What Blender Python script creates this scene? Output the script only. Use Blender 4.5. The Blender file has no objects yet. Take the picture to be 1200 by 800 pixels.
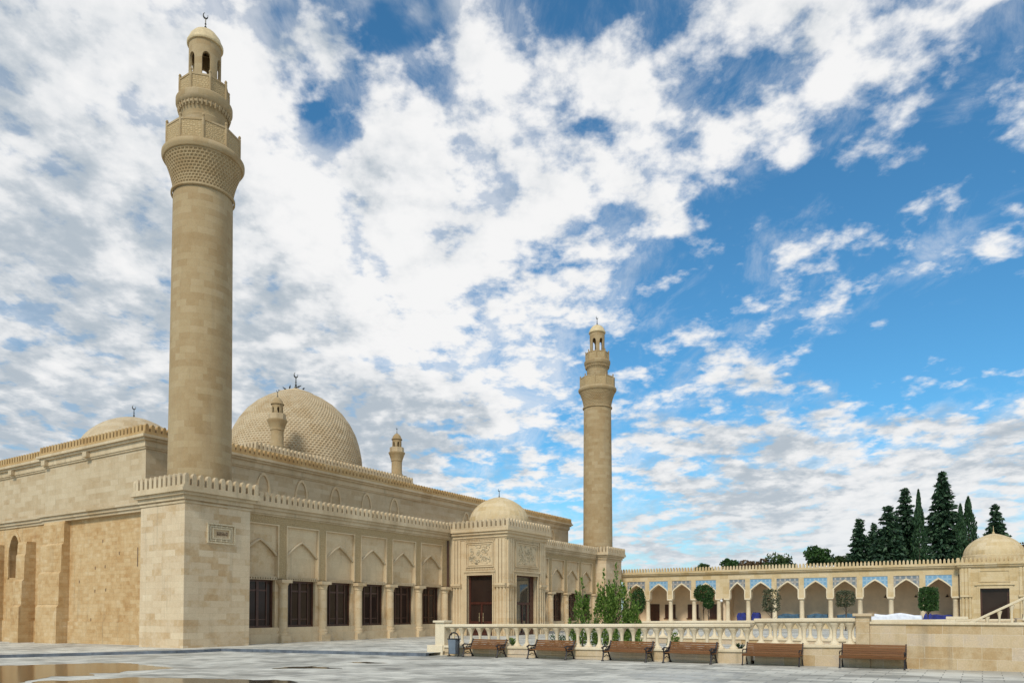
import bpy, bmesh, math, random
import numpy as np
from mathutils import Vector, Matrix
random.seed(7)
PI = math.pi
R = math.radians
scene = bpy.context.scene
COL = scene.collection

# ------------------------------------------------------------------ camera
cam = bpy.data.objects.new('camera', bpy.data.cameras.new('camera'))
COL.objects.link(cam)
scene.camera = cam
cam.location = (0, 0, 1.75)
cam.rotation_euler = (R(91.7), 0, R(32.4 - 90))
cam.data.sensor_width = 36
cam.data.lens = 866 / 1200 * 36
cam.data.shift_y = 290.3 / 1200
cam.data.clip_start = 0.1
cam.data.clip_end = 6000

# ------------------------------------------------------------------ light
SUN_EL, SUN_AZ = R(42), R(180 + 10)          # azimuth of the direction TO the sun, counter-clockwise from +X
sdir = Vector((math.cos(SUN_EL) * math.cos(SUN_AZ), math.cos(SUN_EL) * math.sin(SUN_AZ), math.sin(SUN_EL)))
sun = bpy.data.objects.new('sun', bpy.data.lights.new('sun', 'SUN'))
COL.objects.link(sun)
sun.data.energy = 1.5
sun.data.angle = R(12)
sun.data.color = (1.0, 0.93, 0.82)
sun.rotation_euler = (-sdir).to_track_quat('-Z', 'Y').to_euler()

world = bpy.data.worlds.new('World')
scene.world = world
world.use_nodes = True
scene.view_settings.view_transform = 'Standard'
scene.view_settings.look = 'None'
scene.view_settings.exposure = 0.85
scene.view_settings.gamma = 1


class NT:
    """small helper round a node tree"""
    def __init__(s, tree):
        s.t = tree; s.n = tree.nodes; s.l = tree.links
    def node(s, typ, **kw):
        n = s.n.new(typ)
        for k, v in kw.items(): setattr(n, k, v)
        return n
    def set(s, sock, v):
        if isinstance(v, bpy.types.NodeSocket): s.l.new(v, sock)
        elif v is not None:
            if hasattr(sock.default_value, '__len__') and not hasattr(v, '__len__'): v = (v,) * len(sock.default_value)
            if sock.type == 'RGBA' and len(v) == 3: v = (*v, 1)
            sock.default_value = v
    def math(s, op, a, b=None, c=None, clamp=False):
        n = s.node('ShaderNodeMath', operation=op, use_clamp=clamp)
        for i, v in enumerate((a, b, c)):
            if v is not None: s.set(n.inputs[i], v)
        return n.outputs[0]
    def vmath(s, op, a, b=None, out=0):
        n = s.node('ShaderNodeVectorMath', operation=op)
        s.set(n.inputs[0], a)
        if b is not None: s.set(n.inputs[1], b)
        return n.outputs[out]
    def noise(s, vec, scale, detail=4, rough=0.55, dist=0.0):
        n = s.node('ShaderNodeTexNoise')
        if vec is not None: s.set(n.inputs['Vector'], vec)
        n.inputs['Scale'].default_value = scale; n.inputs['Detail'].default_value = detail
        n.inputs['Roughness'].default_value = rough; n.inputs['Distortion'].default_value = dist
        return n.outputs['Fac']
    def mix(s, f, a, b, blend='MIX'):
        n = s.node('ShaderNodeMix', data_type='RGBA', blend_type=blend)
        s.set(n.inputs['Factor'], f); s.set(n.inputs['A'], a); s.set(n.inputs['B'], b)
        return n.outputs['Result']
    def sstep(s, v, lo, hi, a=0.0, b=1.0):
        n = s.node('ShaderNodeMapRange', interpolation_type='SMOOTHSTEP')
        s.set(n.inputs['Value'], v)
        for k, x in (('From Min', lo), ('From Max', hi), ('To Min', a), ('To Max', b)): s.set(n.inputs[k], x)
        return n.outputs['Result']
    def ramp(s, fac, stops, interp='LINEAR'):
        n = s.node('ShaderNodeValToRGB')
        n.color_ramp.interpolation = interp
        e = n.color_ramp.elements
        while len(e) > 1: e.remove(e[-1])
        for i, (p, c) in enumerate(stops):
            el = e[0] if i == 0 else e.new(p)
            el.position = p; el.color = (*c, 1)
        s.set(n.inputs[0], fac)
        return n.outputs[0]
    def mapping(s, vec, scale=(1, 1, 1), rot=(0, 0, 0), loc=(0, 0, 0)):
        n = s.node('ShaderNodeMapping')
        s.set(n.inputs['Vector'], vec)
        n.inputs['Scale'].default_value = scale; n.inputs['Rotation'].default_value = rot; n.inputs['Location'].default_value = loc
        return n.outputs[0]


def make_sky():
    t = NT(world.node_tree)
    for n in list(t.n): t.n.remove(n)
    out = t.node('ShaderNodeOutputWorld')
    bg = t.node('ShaderNodeBackground')
    bg.inputs['Strength'].default_value = 0.0785
    t.l.new(bg.outputs[0], out.inputs[0])
    sky = t.node('ShaderNodeTexSky', sky_type='NISHITA')
    sky.sun_disc = False
    sky.sun_elevation = SUN_EL
    sky.sun_rotation = math.atan2(sdir.x, sdir.y)
    sky.air_density = 1.0; sky.dust_density = 0.6; sky.ozone_density = 2.5
    blue = t.mix(1.0, sky.outputs[0], (0.42, 0.89, 1.03), 'MULTIPLY')
    d = t.node('ShaderNodeTexCoord').outputs['Generated']
    sep = t.node('ShaderNodeSeparateXYZ'); t.l.new(d, sep.inputs[0])
    z = t.math('MAXIMUM', sep.outputs[2], 0.0)
    inv = t.math('DIVIDE', 1.0, t.math('ADD', z, 0.20))
    sc = t.node('ShaderNodeVectorMath', operation='SCALE')
    t.l.new(t.vmath('MULTIPLY', d, (1, 1, 0)), sc.inputs[0]); t.l.new(inv, sc.inputs['Scale'])
    p = t.mapping(sc.outputs[0], rot=(0, 0, -R(32.4)))      # x ahead of the square, y to its left
    th = R(32.4)
    F = Vector((math.cos(th), math.sin(th), 0)); Rt = Vector((math.sin(th), -math.cos(th), 0)); U = Vector((0, 0, 1))
    # the edges of the big patches are frayed by bending the directions a little
    wn = t.node('ShaderNodeTexNoise'); t.l.new(p, wn.inputs['Vector']); wn.inputs['Scale'].default_value = 3.0; wn.inputs['Detail'].default_value = 5
    ws = t.node('ShaderNodeVectorMath', operation='MULTIPLY_ADD')
    t.l.new(wn.outputs['Color'], ws.inputs[0]); ws.inputs[1].default_value = (.36, .36, .36); ws.inputs[2].default_value = (-.18, -.18, -.18)
    dw = t.vmath('NORMALIZE', t.vmath('ADD', d, ws.outputs[0]))

    def bump(az, el, rad, w):
        """a patch of thicker (w>0) or thinner (w<0) cloud round a direction: az right of ahead, el up (tangents), rad in degrees"""
        v = (az if isinstance(az, Vector) else F + Rt * az + U * el).normalized()
        dot = t.vmath('DOT_PRODUCT', dw, tuple(v), 'Value')
        return t.sstep(dot, math.cos(R(rad)), math.cos(R(rad * .12)), 0.0, w)
    cov = bump(Vector((-0.15, -1.0, 0.5)), 0, 66, 0.22)       # unseen cloud added behind the camera for neutral fill on shaded fronts
    for a in CLOUD_PATCHES:
        b = bump(*a)
        cov = t.math('ADD', cov, b)

    def field(q):
        big = t.noise(q, 2.6, 3, 0.5, 0.3)
        mid = t.noise(q, 8.5, 9, 0.54, 0.1)
        v = t.math('ADD', t.math('MULTIPLY', t.math('SUBTRACT', big, 0.5), 1.1), t.math('MULTIPLY', t.math('SUBTRACT', mid, 0.5), 2.9))
        fine = t.noise(q, 26.0, 6, 0.6, 0.1)
        return t.math('ADD', v, t.math('MULTIPLY', t.math('SUBTRACT', fine, 0.5), 0.9))
    f0 = field(p)
    f1 = field(t.mapping(p, loc=(0.035, -0.05, 0)))
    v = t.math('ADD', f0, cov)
    dens = t.sstep(v, -0.20, 0.52)
    pst = t.mapping(p, scale=(1.6, 2.8, 1), rot=(0, 0, R(-62)))
    cir = t.noise(pst, 2.2, 12, 0.68, 0.5)
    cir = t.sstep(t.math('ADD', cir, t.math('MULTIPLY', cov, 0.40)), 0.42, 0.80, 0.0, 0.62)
    dens = t.math('MAXIMUM', dens, cir)
    # relief: the side towards the sun is white, the far side and the thick middle greyer
    rel = t.math('SUBTRACT', f1, f0)
    g1 = t.noise(t.mapping(p, loc=(3.1, 1.7, 0)), 1.6, 8, 0.58, 0.4)
    left = bump(-0.80, 0.30, 46, 0.20)
    low = bump(0.35, 0.10, 26, 0.10)
    core = bump(*px(600, 210), 20, -0.14)
    gs = t.math('ADD', t.math('ADD', g1, t.math('MULTIPLY', rel, 0.26)), t.math('ADD', t.math('ADD', left, low), core))
    gs = t.math('ADD', gs, t.math('MULTIPLY', t.sstep(v, 0.15, 0.8), 0.05))
    grey = t.sstep(gs, 0.42, 0.86)
    cl = t.ramp(grey, [(0.0, (1, 1, 1)), (0.45, (.86, .88, .90)), (1.0, (.50, .57, .64))])
    cl = t.mix(1.0, cl, (6.5, 6.5, 6.5), 'MULTIPLY')
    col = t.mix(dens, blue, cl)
    hz = t.sstep(sep.outputs[2], 0.0, 0.20, 0.60, 0.0)
    col = t.mix(hz, col, (4.7, 5.15, 5.5))
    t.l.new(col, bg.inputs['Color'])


def px(x, y):
    return ((x - 600) / 866, (716 - y) / 866)


CLOUD_PATCHES = [
    (-0.80, 0.45, 44, 0.62),      # thick sheet over the mosque
    (*px(480, 320), 20, 0.24), (*px(700, 190), 11, 0.08),
    (*px(440, 100), 4.2, -0.62), (*px(385, 40), 3.6, -0.55), (*px(640, 60), 7, -0.10), (*px(800, 80), 8, -0.04),
    (*px(1000, 290), 14, -0.38), (*px(1130, 270), 13, -0.26), (*px(1150, 420), 10, -0.30), (*px(905, 250), 5, -0.12),
    (*px(980, 440), 7, -0.10), (*px(800, 420), 7, -0.10), (*px(700, 330), 6, -0.10),
    (*px(960, 120), 7, 0.26), (*px(1180, 140), 8, 0.30), (*px(1080, 10), 8, 0.22), (*px(930, 350), 6, 0.30), (*px(1050, 310), 7, 0.36), (*px(1110, 290), 4, 0.15), (*px(840, 400), 4, 0.20),
    (*px(1080, 580), 12, 0.50), (*px(920, 590), 12, 0.36), (*px(760, 600), 10, 0.12), (*px(1190, 500), 6, 0.2),
]
make_sky()


# ------------------------------------------------------------------ materials
def new_mat(name):
    m = bpy.data.materials.new(name); m.use_nodes = True
    t = NT(m.node_tree)
    b = t.n['Principled BSDF']
    return m, t, b


def stone(name, tones, bw=0.8, bh=0.36, stain=0.25, stain_col=(0.30, 0.19, 0.08), mortar=0.22, mortar_col=(0.16, 0.13, 0.09), bump=0.25, rough=0.85, big=0.25, drip=0.2, block=0.52, mottle=0.14):
    m, t, b = new_mat(name)
    uv = t.node('ShaderNodeUVMap').outputs[0]
    pos = t.node('ShaderNodeNewGeometry').outputs['Position']
    br = t.node('ShaderNodeTexBrick')
    t.l.new(uv, br.inputs['Vector'])
    for k, v in (('Color1', (0, 0, 0, 1)), ('Color2', (1, 1, 1, 1)), ('Mortar', (.5, .5, .5, 1)), ('Scale', 1), ('Mortar Size', 0.006),
                 ('Mortar Smooth', 0.3), ('Bias', 0), ('Brick Width', bw), ('Row Height', bh)): br.inputs[k].default_value = v
    br.offset = 0.37; br.squash = 1.35; br.squash_frequency = 3
    n_big = t.noise(pos, big, 6, 0.62, 0.4)
    n_fine = t.noise(pos, 6.0, 6, 0.65)
    nb = t.sstep(n_big, 0.30, 0.70, -0.5, 0.5); nf = t.sstep(n_fine, 0.28, 0.72, -0.5, 0.5)
    nm = t.sstep(t.noise(pos, 1.6, 5, 0.6), 0.32, 0.68, -0.5, 0.5)
    tone = t.math('ADD', t.math('MULTIPLY', br.outputs['Color'], block), t.math('ADD', t.math('MULTIPLY', nb, 0.32), t.math('ADD', t.math('MULTIPLY', nf, mottle), t.math('MULTIPLY', nm, mottle * 1.3))))
    tone = t.math('ADD', tone, 0.52 - block * 0.5)
    col = t.ramp(tone, tones)
    st = t.sstep(t.noise(pos, 0.7, 8, 0.65, 0.5), 0.52, 0.78, 0, stain)
    col = t.mix(st, col, stain_col)
    dp = t.noise(t.mapping(pos, scale=(3.2, 3.2, 0.22)), 1.0, 6, 0.6)
    col = t.mix(t.sstep(dp, 0.52, 0.80, 0, drip), col, (0.17, 0.14, 0.10))
    col = t.mix(t.math('MULTIPLY', br.outputs['Fac'], mortar), col, mortar_col)
    fine2 = t.sstep(t.noise(pos, 28.0, 4, 0.7), 0.3, 0.7, 0.88, 1.08)
    col = t.mix(1.0, col, fine2, 'MULTIPLY')
    t.l.new(col, b.inputs['Base Color'])
    b.inputs['Roughness'].default_value = rough
    b.inputs['Specular IOR Level'].default_value = 0.25
    h = t.math('ADD', t.math('MULTIPLY', br.outputs['Fac'], -0.8), t.math('MULTIPLY', n_fine, 0.7))
    bp = t.node('ShaderNodeBump'); bp.inputs['Strength'].default_value = bump; bp.inputs['Distance'].default_value = 0.02
    t.l.new(h, bp.inputs['Height']); t.l.new(bp.outputs[0], b.inputs['Normal'])
    return m


def carved(name, c1, c2, scale=5.0, strength=0.9, kind='voronoi'):
    m, t, b = new_mat(name)
    uv = t.node('ShaderNodeUVMap').outputs[0]
    pos = t.node('ShaderNodeNewGeometry').outputs['Position']
    v = t.node('ShaderNodeTexVoronoi', feature='DISTANCE_TO_EDGE'); v.inputs['Scale'].default_value = scale
    v.inputs['Randomness'].default_value = 0.55
    t.l.new(uv, v.inputs['Vector'])
    w = t.node('ShaderNodeTexWave', wave_type='RINGS', rings_direction='SPHERICAL'); w.inputs['Scale'].default_value = scale * 0.35
    w.inputs['Distortion'].default_value = 7; w.inputs['Detail'].default_value = 2; w.inputs['Detail Scale'].default_value = 1.2
    t.l.new(uv, w.inputs['Vector'])
    h = t.math('ADD', t.sstep(v.outputs['Distance'], 0.02, 0.22), t.math('MULTIPLY', w.outputs['Fac'], 0.5))
    f = t.math('ADD', t.math('MULTIPLY', h, 0.5), t.math('MULTIPLY', t.noise(pos, 0.9, 6, 0.6), 0.35))
    col = t.mix(f, c1, c2)
    t.l.new(col, b.inputs['Base Color'])
    b.inputs['Roughness'].default_value = 0.85; b.inputs['Specular IOR Level'].default_value = 0.25
    bp = t.node('ShaderNodeBump'); bp.inputs['Strength'].default_value = strength; bp.inputs['Distance'].default_value = 0.05
    t.l.new(h, bp.inputs['Height']); t.l.new(bp.outputs[0], b.inputs['Normal'])
    return m


def plain(name, col, rough=0.6, metal=0.0, var=0.15, scale=4.0, bump=0.1, spec=0.5):
    m, t, b = new_mat(name)
    pos = t.node('ShaderNodeNewGeometry').outputs['Position']
    n = t.noise(pos, scale, 6, 0.65)
    c = t.mix(t.sstep(n, 0.3, 0.7), tuple(x * (1 - var) for x in col), tuple(min(1, x * (1 + var)) for x in col))
    t.l.new(c, b.inputs['Base Color'])
    b.inputs['Roughness'].default_value = rough; b.inputs['Metallic'].default_value = metal
    b.inputs['Specular IOR Level'].default_value = spec
    if bump:
        bp = t.node('ShaderNodeBump'); bp.inputs['Strength'].default_value = bump; bp.inputs['Distance'].default_value = 0.02
        t.l.new(n, bp.inputs['Height']); t.l.new(bp.outputs[0], b.inputs['Normal'])
    return m


def leaf_mat(name, dark, mid, light, trans=0.25):
    m, t, b = new_mat(name)
    g = t.node('ShaderNodeNewGeometry')
    f = t.math('ADD', t.math('MULTIPLY', g.outputs['Random Per Island'], 0.7), t.math('MULTIPLY', t.noise(g.outputs['Position'], 1.1, 3), 0.35))
    c = t.ramp(f, [(0.1, dark), (0.5, mid), (0.95, light)])
    t.l.new(c, b.inputs['Base Color'])
    b.inputs['Roughness'].default_value = 0.55; b.inputs['Specular IOR Level'].default_value = 0.3
    tr = t.node('ShaderNodeBsdfTranslucent'); t.l.new(c, tr.inputs[0])
    mx = t.node('ShaderNodeMixShader'); mx.inputs[0].default_value = trans
    t.l.new(b.outputs[0], mx.inputs[1]); t.l.new(tr.outputs[0], mx.inputs[2])
    t.l.new(mx.outputs[0], t.n['Material Output'].inputs[0])
    return m


def glass_mat(name, tint=(0.020, 0.012, 0.009), rough=0.03, ior=1.3):
    m, t, b = new_mat(name)
    pos = t.node('ShaderNodeNewGeometry').outputs['Position']
    t.l.new(t.mix(t.noise(pos, 0.8, 2), tint, tuple(x * 2.2 for x in tint)), b.inputs['Base Color'])
    b.inputs['Roughness'].default_value = rough; b.inputs['IOR'].default_value = ior
    bp = t.node('ShaderNodeBump'); bp.inputs['Strength'].default_value = 0.03; bp.inputs['Distance'].default_value = 0.05
    t.l.new(t.noise(pos, 0.9, 1), bp.inputs['Height']); t.l.new(bp.outputs[0], b.inputs['Normal'])
    return m


def tile_mat(name, a, bcol, ccol, scale=3.2, soft=0.5):
    """glazed tiles: a diagonal lattice of two tones with small rosettes"""
    m, t, b = new_mat(name)
    uv = t.node('ShaderNodeUVMap').outputs[0]
    mp = t.mapping(uv, scale=(scale, scale, 1), rot=(0, 0, R(45)))
    ch = t.node('ShaderNodeTexChecker'); ch.inputs['Scale'].default_value = 1.0
    t.l.new(mp, ch.inputs['Vector'])
    c = t.mix(t.math('MULTIPLY', ch.outputs['Fac'], soft), a, bcol)
    v = t.node('ShaderNodeTexVoronoi', feature='F1'); v.inputs['Randomness'].default_value = 0.0; v.inputs['Scale'].default_value = 1.0
    t.l.new(mp, v.inputs['Vector'])
    c = t.mix(t.sstep(v.outputs['Distance'], 0.15, 0.32, soft, 0), c, ccol)
    t.l.new(c, b.inputs['Base Color']); b.inputs['Roughness'].default_value = 0.35
    return m


CREAM = [(0.05, (0.46, 0.33, 0.18)), (0.26, (0.54, 0.42, 0.26)), (0.42, (0.60, 0.50, 0.35)), (0.80, (0.66, 0.57, 0.41)), (1.0, (0.70, 0.62, 0.47))]
GREYC = [(0.05, (0.43, 0.33, 0.20)), (0.30, (0.50, 0.41, 0.28)), (0.60, (0.56, 0.48, 0.35)), (1.0, (0.62, 0.55, 0.42))]
OCHRE = [(0.05, (0.40, 0.23, 0.09)), (0.30, (0.50, 0.33, 0.15)), (0.60, (0.58, 0.42, 0.22)), (0.85, (0.63, 0.49, 0.29)), (1.0, (0.74, 0.66, 0.50))]
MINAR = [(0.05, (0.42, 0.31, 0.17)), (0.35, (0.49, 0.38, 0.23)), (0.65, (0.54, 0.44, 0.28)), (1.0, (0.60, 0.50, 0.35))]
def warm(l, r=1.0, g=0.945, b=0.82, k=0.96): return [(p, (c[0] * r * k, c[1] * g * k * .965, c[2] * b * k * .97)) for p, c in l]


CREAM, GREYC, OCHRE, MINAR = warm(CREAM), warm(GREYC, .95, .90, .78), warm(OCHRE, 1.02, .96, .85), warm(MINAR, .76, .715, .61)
M = {}
M['ashlar'] = stone('limestone_ashlar', [(p, (c[0], c[1] * 1.01, c[2] * 1.06)) for p, c in CREAM], 0.85, 0.33, stain=0.22, drip=0.3)
M['hall'] = stone('hall_limestone', GREYC, 0.8, 0.33, stain=0.35, stain_col=(0.34, 0.24, 0.12))
M['old'] = stone('old_ochre_masonry', [(p, (c[0] * .96, c[1] * 1.0, c[2] * 1.08)) for p, c in OCHRE], 0.50, 0.22, stain=0.55, stain_col=(0.42, 0.25, 0.10), mortar=0.25, bump=0.45, big=0.22, drip=0.35, block=0.32, mottle=0.20)
M['minar'] = stone('minaret_limestone', MINAR, 0.75, 0.36, stain=0.15)
M['smooth'] = stone('smooth_limestone', CREAM, 1.3, 0.42, stain=0.22, mortar=0.12, bump=0.12, drip=0.3, block=0.28)
M['trim'] = stone('weathered_trim_stone', GREYC, 1.6, 0.9, stain=0.3, mortar=0.1, bump=0.15, drip=0.2)
M['parapet'] = stone('parapet_stone', warm([(0.05, (0.44, 0.36, 0.25)), (0.5, (0.56, 0.48, 0.36)), (1, (0.66, 0.58, 0.45))], 1, .95, .8), 0.9, 3.0, stain=0.2, mortar=0.1, bump=0.15, drip=0.4)
M['parapet_ochre'] = stone('ochre_parapet_stone', [(0.05, (0.36, 0.21, 0.08)), (0.5, (0.46, 0.30, 0.13)), (1, (0.54, 0.39, 0.21))], 0.9, 3.0, stain=0.25, mortar=0.1, bump=0.15, drip=0.3)
M['dome'] = stone('dome_stone', GREYC, 0.9, 0.5, stain=0.25, mortar=0.0, bump=0.1, drip=0.25)
M['sand'] = stone('sandy_limestone', warm([(0.05, (0.50, 0.37, 0.19)), (0.4, (0.60, 0.48, 0.29)), (0.75, (0.66, 0.55, 0.37)), (1, (0.70, 0.60, 0.43))], .97, .95, .86), 0.9, 0.4, stain=0.15, mortar=0.1)
M['white_stone'] = stone('pale_balustrade_stone', warm([(0.05, (0.58, 0.48, 0.32)), (0.5, (0.70, 0.62, 0.46)), (1, (0.76, 0.69, 0.54))], 1.05, 1.03, .96, .95), 2.2, 1.5, stain=0.2, mortar=0.05, bump=0.1, drip=0.15)
M['wall_stone'] = stone('courtyard_wall_stone', warm([(0.05, (0.46, 0.33, 0.17)), (0.35, (0.56, 0.45, 0.28)), (0.6, (0.60, 0.49, 0.33)), (0.8, (0.55, 0.46, 0.34)), (1, (0.70, 0.61, 0.45))], 1.0, .975, .93, .93), 0.72, 0.36, stain=0.3, drip=0.45, mortar=0.4, mortar_col=(0.68, 0.62, 0.50), block=0.8, mottle=0.22)
M['carved'] = carved('carved_limestone', (0.34, 0.235, 0.11), (0.48, 0.36, 0.20), 9.0, 0.45)
M['carved_pale'] = carved('carved_pale_limestone', (0.50, 0.40, 0.25), (0.62, 0.52, 0.35), 9.0, 0.5)
M['wood_dark'] = plain('dark_brown_joinery', (0.062, 0.022, 0.010), 0.4, var=0.3)
M['wood_red'] = plain('red_brown_joinery', (0.062, 0.018, 0.011), 0.35, var=0.3)
M['glass'] = glass_mat('dark_window_glass')
M['glass_clear'] = glass_mat('reflecting_door_glass', (0.03, 0.027, 0.022), 0.02, 1.9)
M['iron'] = plain('dark_bronze_metal', (0.035, 0.03, 0.025), 0.5, 0.4)
M['castiron'] = plain('black_cast_iron', (0.022, 0.016, 0.016), 0.5, 0.2)
M['finial'] = plain('dark_finial_metal', (0.05, 0.05, 0.045), 0.4, 0.8)
M['gold'] = plain('pale_cap_plaster', (0.58, 0.45, 0.25), 0.6)
M['white'] = plain('white_cloth', (0.72, 0.74, 0.80), 0.8, var=0.1, scale=3, bump=0.4)
M['blue'] = plain('royal_blue_cloth', (0.012, 0.022, 0.17), 0.7, var=0.4, scale=3, bump=0.5)
M['teal'] = plain('faded_teal_cloth', (0.05, 0.11, 0.17), 0.8, var=0.4, scale=3, bump=0.5)
M['bin'] = plain('blue_grey_sheet_metal', (0.17, 0.20, 0.235), 0.5, 0.3, var=0.12)
M['bark'] = plain('grey_brown_bark', (0.09, 0.065, 0.045), 0.9, var=0.35, scale=9, bump=0.8)
M['lamp_white'] = plain('white_lamp_glass', (0.8, 0.8, 0.78), 0.3, var=0.03)
M['bird'] = plain('dark_feathers', (0.03, 0.03, 0.035), 0.7)
M['inscr'] = plain('weathered_inscription', (0.20, 0.13, 0.07), 0.8)
M['inner'] = plain('cream_plaster', (0.72, 0.56, 0.38), 0.85, var=0.08, scale=1.2)
M['tile_blue'] = tile_mat('blue_tile_pattern', (0.25, 0.39, 0.50), (0.13, 0.28, 0.42), (0.38, 0.46, 0.50), 3.6, 0.7)
M['tile_brown'] = tile_mat('grey_brown_tile_pattern', (0.31, 0.28, 0.24), (0.15, 0.18, 0.20), (0.40, 0.38, 0.35), 3.0, 0.9)
M['laurel'] = leaf_mat('laurel_leaves', (0.03, 0.075, 0.012), (0.12, 0.21, 0.030), (0.28, 0.37, 0.09), 0.45)
M['topiary'] = leaf_mat('dark_topiary_leaves', (0.010, 0.034, 0.008), (0.030, 0.080, 0.016), (0.075, 0.14, 0.035), 0.2)
M['olive'] = leaf_mat('grey_green_leaves', (0.03, 0.04, 0.02), (0.075, 0.085, 0.04), (0.16, 0.16, 0.09), 0.2)
M['conifer'] = leaf_mat('dark_conifer_needles', (0.009, 0.025, 0.013), (0.026, 0.062, 0.030), (0.065, 0.12, 0.052), 0.1)
M['cypress'] = leaf_mat('cypress_foliage', (0.008, 0.025, 0.012), (0.024, 0.062, 0.024), (0.055, 0.11, 0.042), 0.1)
M['broad'] = leaf_mat('mixed_broad_leaves', (0.02, 0.045, 0.012), (0.05, 0.09, 0.025), (0.11, 0.13, 0.04))
M['rust'] = leaf_mat('autumn_leaves', (0.06, 0.035, 0.02), (0.13, 0.08, 0.04), (0.2, 0.13, 0.06))
M['wood'] = None


def wood_mat():
    m, t, b = new_mat('varnished_bench_wood')
    pos = t.node('ShaderNodeTexCoord').outputs['Object']
    n = t.noise(t.mapping(pos, scale=(9, 0.9, 9)), 3.0, 6, 0.6, 0.4)
    isl = t.node('ShaderNodeNewGeometry').outputs['Random Per Island']
    c = t.ramp(t.math('ADD', t.math('MULTIPLY', n, 0.7), t.math('MULTIPLY', isl, 0.3)),
               [(0.2, (0.080, 0.030, 0.009)), (0.5, (0.150, 0.062, 0.019)), (0.85, (0.22, 0.095, 0.030))])
    t.l.new(c, b.inputs['Base Color']); b.inputs['Roughness'].default_value = 0.65; b.inputs['Specular IOR Level'].default_value = 0.25
    return m


M['wood'] = wood_mat()


def paving_mat(name, base=0.43, bw=0.9, bh=0.45):
    m, t, b = new_mat(name)
    pos = t.node('ShaderNodeNewGeometry').outputs['Position']
    br = t.node('ShaderNodeTexBrick')
    t.l.new(t.mapping(pos, rot=(0, 0, R(90))), br.inputs['Vector'])
    for k, v in (('Color1', (0, 0, 0, 1)), ('Color2', (1, 1, 1, 1)), ('Mortar', (0, 0, 0, 1)), ('Scale', 1), ('Mortar Size', 0.014),
                 ('Mortar Smooth', 0.2), ('Bias', 0), ('Brick Width', bw), ('Row Height', bh)): br.inputs[k].default_value = v
    n1 = t.noise(pos, 0.35, 8, 0.65, 0.6)
    n2 = t.noise(pos, 2.2, 8, 0.7)
    f = t.math('ADD', t.math('MULTIPLY', br.outputs['Color'], 0.34), t.math('ADD', t.math('MULTIPLY', t.sstep(n1, 0.32, 0.68), 0.42), t.math('ADD', 0.12, t.math('MULTIPLY', n2, 0.50))))
    c = t.ramp(f, [(0.30, tuple(base * x for x in (0.38, 0.365, 0.30))), (0.58, tuple(base * x for x in (0.82, 0.78, 0.66))),
                   (0.80, tuple(base * x for x in (1.25, 1.19, 1.01))), (1.0, tuple(base * x for x in (1.5, 1.43, 1.22)))])
    c = t.mix(t.math('MULTIPLY', br.outputs['Fac'], 0.65), c, (0.09, 0.085, 0.075))
    wet = t.sstep(t.noise(t.mapping(pos, loc=(5, 2, 0)), 0.28, 7, 0.62, 0.8), 0.50, 0.66)
    c = t.mix(t.math('MULTIPLY', wet, 0.35), c, (0.20, 0.195, 0.18))
    t.l.new(c, b.inputs['Base Color'])
    blot = t.sstep(t.noise(t.mapping(pos, loc=(11, 7, 0), scale=(1.0, 0.55, 1)), 1.1, 9, 0.68, 1.2), 0.56, 0.64)
    c = t.mix(t.math('MULTIPLY', blot, 0.55), c, (0.13, 0.125, 0.11))
    b.inputs['Specular IOR Level'].default_value = 0.3
    rr = t.math('SUBTRACT', t.sstep(n2, 0.3, 0.7, 0.55, 0.8), t.math('MULTIPLY', wet, 0.22))
    t.l.new(rr, b.inputs['Roughness'])
    bp = t.node('ShaderNodeBump'); bp.inputs['Strength'].default_value = 0.25; bp.inputs['Distance'].default_value = 0.01
    t.l.new(t.math('SUBTRACT', n2, br.outputs['Fac']), bp.inputs['Height']); t.l.new(bp.outputs[0], b.inputs['Normal'])
    return m


M['paving'] = paving_mat('grey_stone_paving')
M['paving_terrace'] = paving_mat('pale_grey_pavement', 0.46, 0.8, 0.4)
M['kerb'] = plain('blue_grey_kerb_stone', (0.11, 0.125, 0.145), 0.6, var=0.4, scale=1.5)


def water_mat():
    m, t, b = new_mat('rain_water')
    pos = t.node('ShaderNodeNewGeometry').outputs['Position']
    t.l.new(t.mix(t.noise(pos, 1.5, 5), (0.045, 0.035, 0.02), (0.075, 0.06, 0.04)), b.inputs['Base Color'])
    b.inputs['Roughness'].default_value = 0.11; b.inputs['IOR'].default_value = 1.25
    bp = t.node('ShaderNodeBump'); bp.inputs['Strength'].default_value = 0.08; bp.inputs['Distance'].default_value = 0.02
    t.l.new(t.noise(pos, 5.0, 3), bp.inputs['Height']); t.l.new(bp.outputs[0], b.inputs['Normal'])
    return m


M['water'] = water_mat()


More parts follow.
